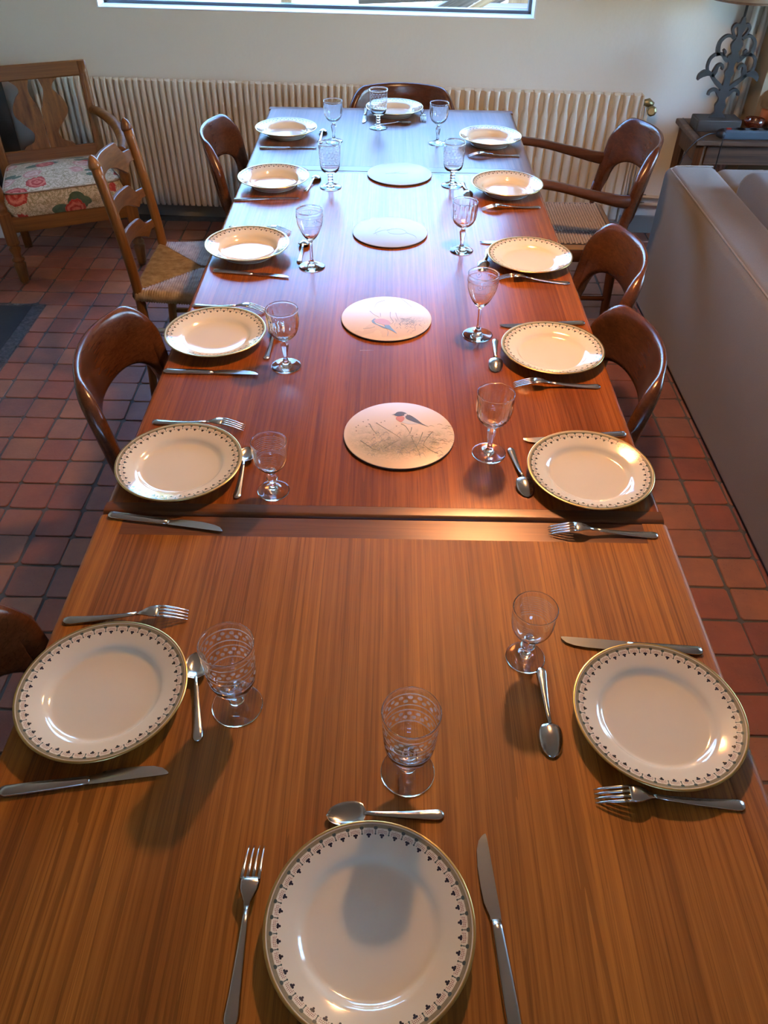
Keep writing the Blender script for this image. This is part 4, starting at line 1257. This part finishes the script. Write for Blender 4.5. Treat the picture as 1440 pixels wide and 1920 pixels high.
# cushion: puffy, piped
def cushion(hx, hy, z0, z1, puff, crown, nx=28, ny=24, flare=0):
    V, F = [], []
    def rim(i, n): return -1 + 2 * i / n
    for side in (0, 1):
        for i in range(nx + 1):
            for j in range(ny + 1):
                a, b = rim(i, nx), rim(j, ny)
                k = 8.0
                s = 1.0 / max(1e-6, (abs(a) ** k + abs(b) ** k) ** (1 / k)) * max(abs(a), abs(b)) if (a or b) else 1
                x, y = a * s, b * s
                e = (1 - max(abs(a), abs(b)) ** 3)
                z = (z1 + crown * (1 - x * x) * (1 - y * y)) if side == 0 else z0
                V.append((x * hx * (1 + flare * y * -1), y * hy, z))
    st = (nx + 1) * (ny + 1)
    for i in range(nx):
        for j in range(ny):
            a = i * (ny + 1) + j; b = a + ny + 1
            F.append((a, b, b + 1, a + 1)); F.append((st + a, st + a + 1, st + b + 1, st + b))
    ring = [i * (ny + 1) for i in range(nx + 1)] + [nx * (ny + 1) + j for j in range(1, ny + 1)] + [i * (ny + 1) + ny for i in range(nx - 1, -1, -1)] + [j for j in range(ny - 1, 0, -1)]
    n = len(ring); mids = []
    lv = [.33, .67]
    for q in lv:
        row = []
        for r_ in ring:
            p, p2 = Vector(V[r_]), Vector(V[st + r_]); m_ = p.lerp(p2, q)
            d = Vector((m_.x, m_.y, 0)).normalized() * puff
            row.append(len(V)); V.append(tuple(m_ + d))
        mids.append(row)
    rows = [ring] + mids + [[st + r_ for r_ in ring]]
    for A, B in zip(rows, rows[1:]):
        for k in range(n):
            j = (k + 1) % n; F.append((A[k], A[j], B[j], B[k]))
    return V, F, [V[r_] for r_ in ring]
V, F, ring = cushion(.238, .205, .315, .418, .018, .030, flare=.10)
cu = fixn(mk('seat_cushion', V, F, m_floral, fa, loc=(0, -.065, 0)))
sharp(cu, 60)
m_pip = Mat('cushion_piping', (.30, .20, .12), .8)
mk('piping', *tube([(x * 1.008, y * 1.008, z + .001) for x, y, z in ring] + [(ring[0][0] * 1.008, ring[0][1] * 1.008, ring[0][2] + .001)], .0035, 6), m_pip, cu)

# ------------------------------------------------------------------ sofa
so_ = thing('sofa', 'grey-beige linen sofa seen from behind along the dining table', 'sofa', (1.15, 2.3, 0), 0)
def soft(name, x0, x1, y0, y1, z0, z1, b, mat, par=so_, seg=5):
    o = mk(name, *box(x0, x1, y0, y1, z0, z1), mat, par); bev(o, b, seg, 30); return o
SY0, SY1 = -1.05, 1.10            # local
bk = soft('back', 0, .215, SY0, SY1, .012, .622, .035, m_sofa)
soft('arm', .20, .95, SY1 - .24, SY1, .012, .618, .045, m_sofa)
soft('arm', .20, .95, SY0, SY0 + .24, .012, .618, .045, m_sofa)
soft('seat_base', .19, .93, SY0 + .2, SY1 - .2, .05, .30, .03, m_sofa)
for y0 in (SY0 + .25, SY0 + .25 + .83):
    soft('seat_cushion', .2, .94, y0, y0 + .82, .29, .44, .05, m_sofa2)
    c_ = soft('back_cushion', .20, .40, y0 + .01, y0 + .81, .43, .70, .06, m_sofa2)
    c_.rotation_euler = (0, R(0), 0)
    mk('cushion_seam', *tube([(.40 - .05, y0 + .03, .702), (.40 - .05, y0 + .79, .702)], .003, 6), m_pipe, c_)
# seams on the back: along the upper outer edge and the far corner
mk('seam', *tube([(.012, SY0 + .03, .6195), (.012, SY1 - .05, .6195), (.05, SY1 - .012, .6195), (.2, SY1 - .01, .6195)], .0035, 6), m_pipe, bk)
mk('seam', *tube([(.07, SY1 + .0005, .60), (.07, SY1 + .0005, .03)], .002, 6), m_pipe, bk)
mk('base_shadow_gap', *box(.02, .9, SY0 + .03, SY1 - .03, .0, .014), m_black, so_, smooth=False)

# ------------------------------------------------------------------ side table and what stands on it
st_ = thing('side_table', 'old rustic wooden side table behind the sofa holding the carved lamp', 'table', (1.86, 3.985, 0), 0)
ZT = .605
o = mk('top', *box(-.462, .44, -.205, .150, ZT - .024, ZT), m_old, st_, smooth=False); bev(o, .006, 3)
mk('edge_groove', *box(-.432, -.427, -.203, .148, ZT - .001, ZT + .0006), m_black, st_, smooth=False)
o = mk('front_rail', *box(-.40, .38, -.185, -.165, ZT - .11, ZT - .024), m_old, st_, smooth=False); bev(o, .003)
o = mk('side_rail', *box(-.435, -.415, -.17, .12, ZT - .11, ZT - .024), m_old_z, st_, smooth=False); bev(o, .003)
o = mk('back_rail', *box(-.40, .38, .115, .135, ZT - .11, ZT - .024), m_old, st_, smooth=False); bev(o, .003)
for x in (-.42, .39):
    for y in (-.17, .118):
        o = mk('leg', *tube([(x, y, ZT - .024), (x, y, ZT - .12), (x, y, 0)], [.026, .026, .017], 4, p=2), m_old_z, st_, smooth=False)
# carved lamp
lp = thing('table_lamp', 'table lamp with a grey fretwork leaf-scroll stem on a wooden block', 'lamp', (1.528, 3.965, ZT), 0)
o = mk('base', *box(-.10, .105, -.055, .055, 0, .052), m_grey_wood, lp, smooth=False); bev(o, .006, 2)
m_fret = Mat('grey_painted_wood', (.05, .05, .05), .55)
m_fret.link(m_fret.mix(m_fret.noise(scale=25, detail=4), (.016, .015, .014), (.042, .040, .037)), 'Base Color')
H = .405; ZB = .05
fp = lambda t, d: (d, ZB + H * t)
parts = []
def half(prof):
    L = smooth_path([(w * (.78 if .2 < t < .97 else 1), t) for t, w in prof], 4)
    pts = [(-w, ZB + H * t) for w, t in L] + [(w, ZB + H * t) for w, t in reversed(L)]
    n = len(pts)
    V = [(x, -.009, z) for x, z in pts] + [(x, .009, z) for x, z in pts]
    m_ = n // 2
    F = []
    for k in range(m_ - 1):
        a, b, c, d = k, k + 1, n - 2 - k, n - 1 - k
        F += [(a, b, c, d), (n + d, n + c, n + b, n + a)]
    for k in range(n):
        j = (k + 1) % n; F.append((k, n + k, n + j, j))
    return V, F
parts.append(half([(0, .045), (.03, .03), (.06, .017), (.10, .021), (.135, .024), (.17, .017), (.20, .016), (.235, .03), (.265, .034), (.30, .024), (.36, .018), (.42, .017), (.455, .024), (.475, .026), (.51, .018), (.56, .02), (.605, .035), (.635, .03), (.66, .018), (.70, .026), (.735, .032), (.765, .027), (.80, .016), (.84, .013), (.88, .02), (.92, .024), (.95, .013), (.985, .007), (1.0, .002)]))
for sg in (-1, 1):
    def rb(pts, ws):
        Pp = smooth_path([(sg * d, ZB + H * t) for t, d in pts], 5)
        W = []
        for i in range(len(Pp)):
            f = i / (len(Pp) - 1) * (len(ws) - 1); k = min(int(f), len(ws) - 2); W.append(ws[k] + (ws[k + 1] - ws[k]) * (f - k))
        parts.append(ribbon(Pp, [q * .8 for q in W], .0175))
    rb([(.235, .018), (.285, .035), (.292, .052), (.27, .066), (.235, .068)], [.022, .018, .016, .014, .012])              # lower leaf
    rb([(.30, .01), (.355, .04), (.40, .062), (.45, .082), (.455, .11), (.425, .128), (.385, .135)], [.02, .024, .018, .02, .034, .026, .004])   # hooked leaf
    rb([(.42, .073), (.475, .066), (.53, .060), (.545, .045), (.515, .036), (.495, .04)], [.02, .026, .018, .014, .014, .010])    # inner scroll
    rb([(.47, .098), (.53, .105), (.60, .100), (.645, .078), (.64, .052), (.60, .034), (.575, .022)], [.014, .013, .013, .014, .016, .018, .016])   # middle ring
    rb([(.63, .070), (.70, .078), (.765, .076), (.815, .058), (.82, .036), (.79, .018)], [.022, .020, .016, .015, .013, .013])   # upper ring
    rb([(.69, .052), (.665, .044), (.63, .05)], [.012, .016, .012])
    rb([(.80, .014), (.85, .030), (.895, .036), (.925, .026), (.915, .012)], [.012, .012, .014, .018, .014])                # crown curl
stem = fixn(mk('stem', *join(*parts), m_fret, lp, smooth=False)); bev(stem, .0018, 2, 50)
mk('socket_rod', *tube([(0, 0, ZB + H - .01), (0, 0, .62)], .006, 8), m_fret, lp)
m_shade = Mat('shade_linen', (.45, .36, .27), .85)
sh = mk('shade', *lathe([(.180, .525), (.182, .525), (.135, .78), (.133, .78), (.180, .525)], 40), m_shade, lp)
mk('shade_ring', *lathe([(.1835, .523), (.1845, .531), (.1785, .531), (.1790, .523), (.1835, .523)], 40), m_old, sh)
# things around the lamp
m_copper = Mat('amber_glass', (.25, .05, .02), .08, 0., coat=.8)
m_copper.set('Transmission Weight', .6)
bw = mk('glass_bowl', *lathe([(0, .004), (.03, .004), (.042, .014), (.047, .028), (.046, .042), (.044, .043), (.040, .030), (.036, .016), (.026, .010), (0, .009)], 32), m_copper, loc=(1.72, 3.985, ZT))
fixn(bw); tag(bw, 'small amber glass bowl on the side table beside the lamp', 'bowl')
mk('candle_stub', *lathe([(0, .008), (.016, .008), (.016, .022), (0, .023)], 16), Mat('wax_rose', (.45, .16, .10), .5), bw)
cd = mk('candle', *lathe([(0, 0), (.024, 0), (.024, .065), (.02, .068), (0, .066)], 24), Mat('wax_terracotta', (.50, .16, .07), .5), loc=(1.79, 4.05, ZT)); tag(cd, 'short terracotta coloured candle behind the amber glass bowl', 'candle')
mk('wick', *tube([(0, 0, .064), (.001, 0, .074)], .0012, 6), m_black, cd)
m_vase = Mat('leaf_print_pot', (.3, .32, .25), .35)
nv = m_vase.noise(m_vase.map((22, 22, 13), rot=(.5, .3, .2)), 1, 2, .5, 2.5)
m_vase.link(m_vase.ramp(nv, [(.44, (.03, .035, .06)), (.47, (.12, .15, .08)), (.53, (.16, .19, .10)), (.56, (.42, .44, .36))]), 'Base Color')
vs = mk('printed_pot', *lathe([(0, 0), (.045, 0), (.05, .004), (.054, .10), (.055, .125), (.053, .126), (.051, .12), (.046, .01), (0, .01)], 32), m_vase, loc=(1.855, 3.98, ZT)); fixn(vs); tag(vs, 'pale green pot printed with dark leaves at the edge of the photo', 'pot')
m_strip = Mat('slate_blue_plastic', (.06, .09, .115), .4)
ps_ = thing('power_strip', 'slate-blue power strip lying along the front edge of the side table', 'power strip', (1.62, 3.825, ZT), R(1))
o = mk('body', *box(-.10, .36, -.026, .026, 0, .04), m_strip, ps_, smooth=False); bev(o, .008, 3)
mk('end_cap', *tube([(-.125, 0, .019), (-.112, 0, .02), (-.095, 0, .02)], [(.012, .01), (.024, .017), (.026, .019)], 12, p=3), m_black, ps_)
for k in range(6):
    s_ = mk('socket', *lathe([(.021, -.0004), (.021, .0016), (.018, .0016), (.0165, -.0002), (0, -.0002)], 20), m_black, ps_, loc=(-.02 + k * .062, 0, .0402))
mk('switch', *box(-.085, -.065, -.007, .007, .04, .044), Mat('red_switch', (.35, .03, .02), .3), ps_, smooth=False)
cb = mk('power_cable', *tube(smooth_path([(1.497, 3.826, ZT + .019), (1.46, 3.822, ZT + .018), (1.415, 3.80, ZT + .004), (1.375, 3.772, ZT - .02), (1.345, 3.765, ZT - .08), (1.33, 3.764, ZT - .22), (1.33, 3.77, .05)], 6), .0035, 8), m_black); tag(cb, 'black cable looping from the power strip over the table corner', 'cable')
cb = mk('power_cable', *tube(smooth_path([(1.512, 3.788, ZT + .012), (1.510, 3.772, ZT + .003), (1.510, 3.768, ZT - .06), (1.512, 3.768, .05)], 6), .003, 8), m_black); tag(cb, 'black cable hanging straight down from the front of the power strip', 'cable')

# ------------------------------------------------------------------ pendant lamp over the table (above the frame; its light and reflection are in view)
pn = thing('pendant_lamp', 'copper dome pendant lamp hanging over the table', 'lamp', (.34, 1.95, 1.90), 0)
m_cu = Mat('copper_shade', (.70, .33, .16), .35, .85)
fixn(mk('shade', *lathe([(.17, -.01), (.165, .03), (.14, .085), (.09, .125), (.03, .145), (.03, .142), (.088, .122), (.137, .083), (.162, .03), (.167, -.01), (.17, -.01)], 40), m_cu, pn))
mk('cord', *tube([(0, 0, .14), (0, 0, ZC - 1.90)], .004, 8), m_black, pn)
m_bulb = Mat('bulb_glow', (1, .8, .5), .4); m_bulb.set('Emission Color', (1, .60, .28, 1)); m_bulb.set('Emission Strength', 360.0)
mk('bulb', *lathe([(0, -.03), (.02, -.026), (.038, -.012), (.049, .012), (.048, .03), (.036, .05), (.018, .068), (.013, .09), (0, .09)], 24), m_bulb, pn, loc=(0, 0, .03))

# ------------------------------------------------------------------ outside the window
m_gravel = Mat('pale_gravel', (.55, .50, .42), .9)
m_gravel.link(m_gravel.mix(m_gravel.noise(scale=14, detail=6), (.42, .37, .30), (.66, .61, .54)), 'Base Color')
gd = mk('ground', *box(-14, 14, 4.62, 30, .55, .70), m_gravel, smooth=False); struct(gd)
m_timber = wood('weathered_timber', (.07, .05, .035), (.30, .23, .16), 'x', rough=.8, streak=1.3, bump=.5)
m_timber2 = wood('fresh_timber', (.30, .15, .06), (.62, .40, .20), 'x', rough=.7, streak=.8, bump=.3)
m_timber3 = wood('pinkish_plank', (.20, .13, .11), (.45, .33, .28), 'x', rough=.7, streak=.8, bump=.3)
beams = [((-1.6, 5.15, .78), (-.62, 5.15, .78), .06, .07, m_timber3, 'pinkish flat plank outside at the rush-chair end of the window'),
         ((-.58, 5.0, .70), (-.575, 5.0, 1.5), .022, .03, m_timber2, 'thin orange post upright outside the window'),
         ((-.28, 5.15, .79), (.38, 5.15, .79), .06, .08, m_timber, 'dark squared timber lying outside below the window'),
         ((-.20, 5.32, .92), (.45, 5.32, .95), .05, .05, m_timber, 'grey beam raised behind the dark squared timber outside'),
         ((.14, 5.02, .74), (.85, 5.02, 1.12), .012, .018, m_timber2, 'pale thin batten leaning diagonally outside'),
         ((.26, 5.48, .76), (.98, 5.48, 1.10), .04, .07, m_timber, 'broad weathered board leaning beside the pale batten'),
         ((.46, 5.20, .80), (.93, 5.20, .80), .07, .09, m_timber3, 'brown squared log lying under the leaning board outside'),
         ((.80, 5.64, .70), (.82, 5.64, 1.4), .03, .10, m_timber2, 'orange-brown board standing outside near the window corner'),
         ((1.04, 5.2, .70), (1.05, 5.2, 1.5), .06, .08, m_timber, 'dark post outside at the window corner')]
for a, b, w, h, mt, lb in beams:
    a, b = Vector(a), Vector(b); L = (b - a).length
    o = mk('timber', *box(0, L, -w, w, -h, h), mt, smooth=False); bev(o, .006)
    o.location = a; o.rotation_mode = 'QUATERNION'; o.rotation_quaternion = (b - a).to_track_quat('X', 'Z')
    tag(o, lb, 'timber', 'timbers stacked outside the window')
m_leaf = Mat('shrub_leaf', (.10, .16, .035), .6)
m_leaf.link(m_leaf.mix(m_leaf.noise(scale=6), (.07, .13, .02), (.30, .32, .06)), 'Base Color')
rb_ = random.Random(5)
for (bx, by, br, lb) in ((-2.6, 8.2, 1.0, 'yellow-green shrub outside to the left of the window'), (2.2, 9.0, 1.2, 'yellow-green shrub outside to the right of the window'), (-.2, 11.5, 1.1, 'yellow-green shrub farthest outside the window')):
    V, F = [], []
    for k in range(1800):
        d = Vector((rb_.gauss(0, 1), rb_.gauss(0, 1), rb_.gauss(0, 1))).normalized() * br * rb_.uniform(.6, 1.0)
        c = d + Vector((0, 0, br * .9)); a = Vector((rb_.gauss(0, 1), rb_.gauss(0, 1), rb_.gauss(0, 1))).normalized() * .07; b = a.cross(d).normalized() * .04
        n = len(V); V += [c - a, c + b, c + a, c - b]; F.append((n, n + 1, n + 2, n + 3))
    o = thing('shrub', lb, 'shrub', (bx, by, .70))
    fo = mk('foliage', V, F, m_leaf, o, smooth=False); fo['kind'] = 'stuff'
    mk('trunk', *tube([(0, 0, 0), (.05, 0, br * .9)], [.06, .03], 8), m_timber, o)
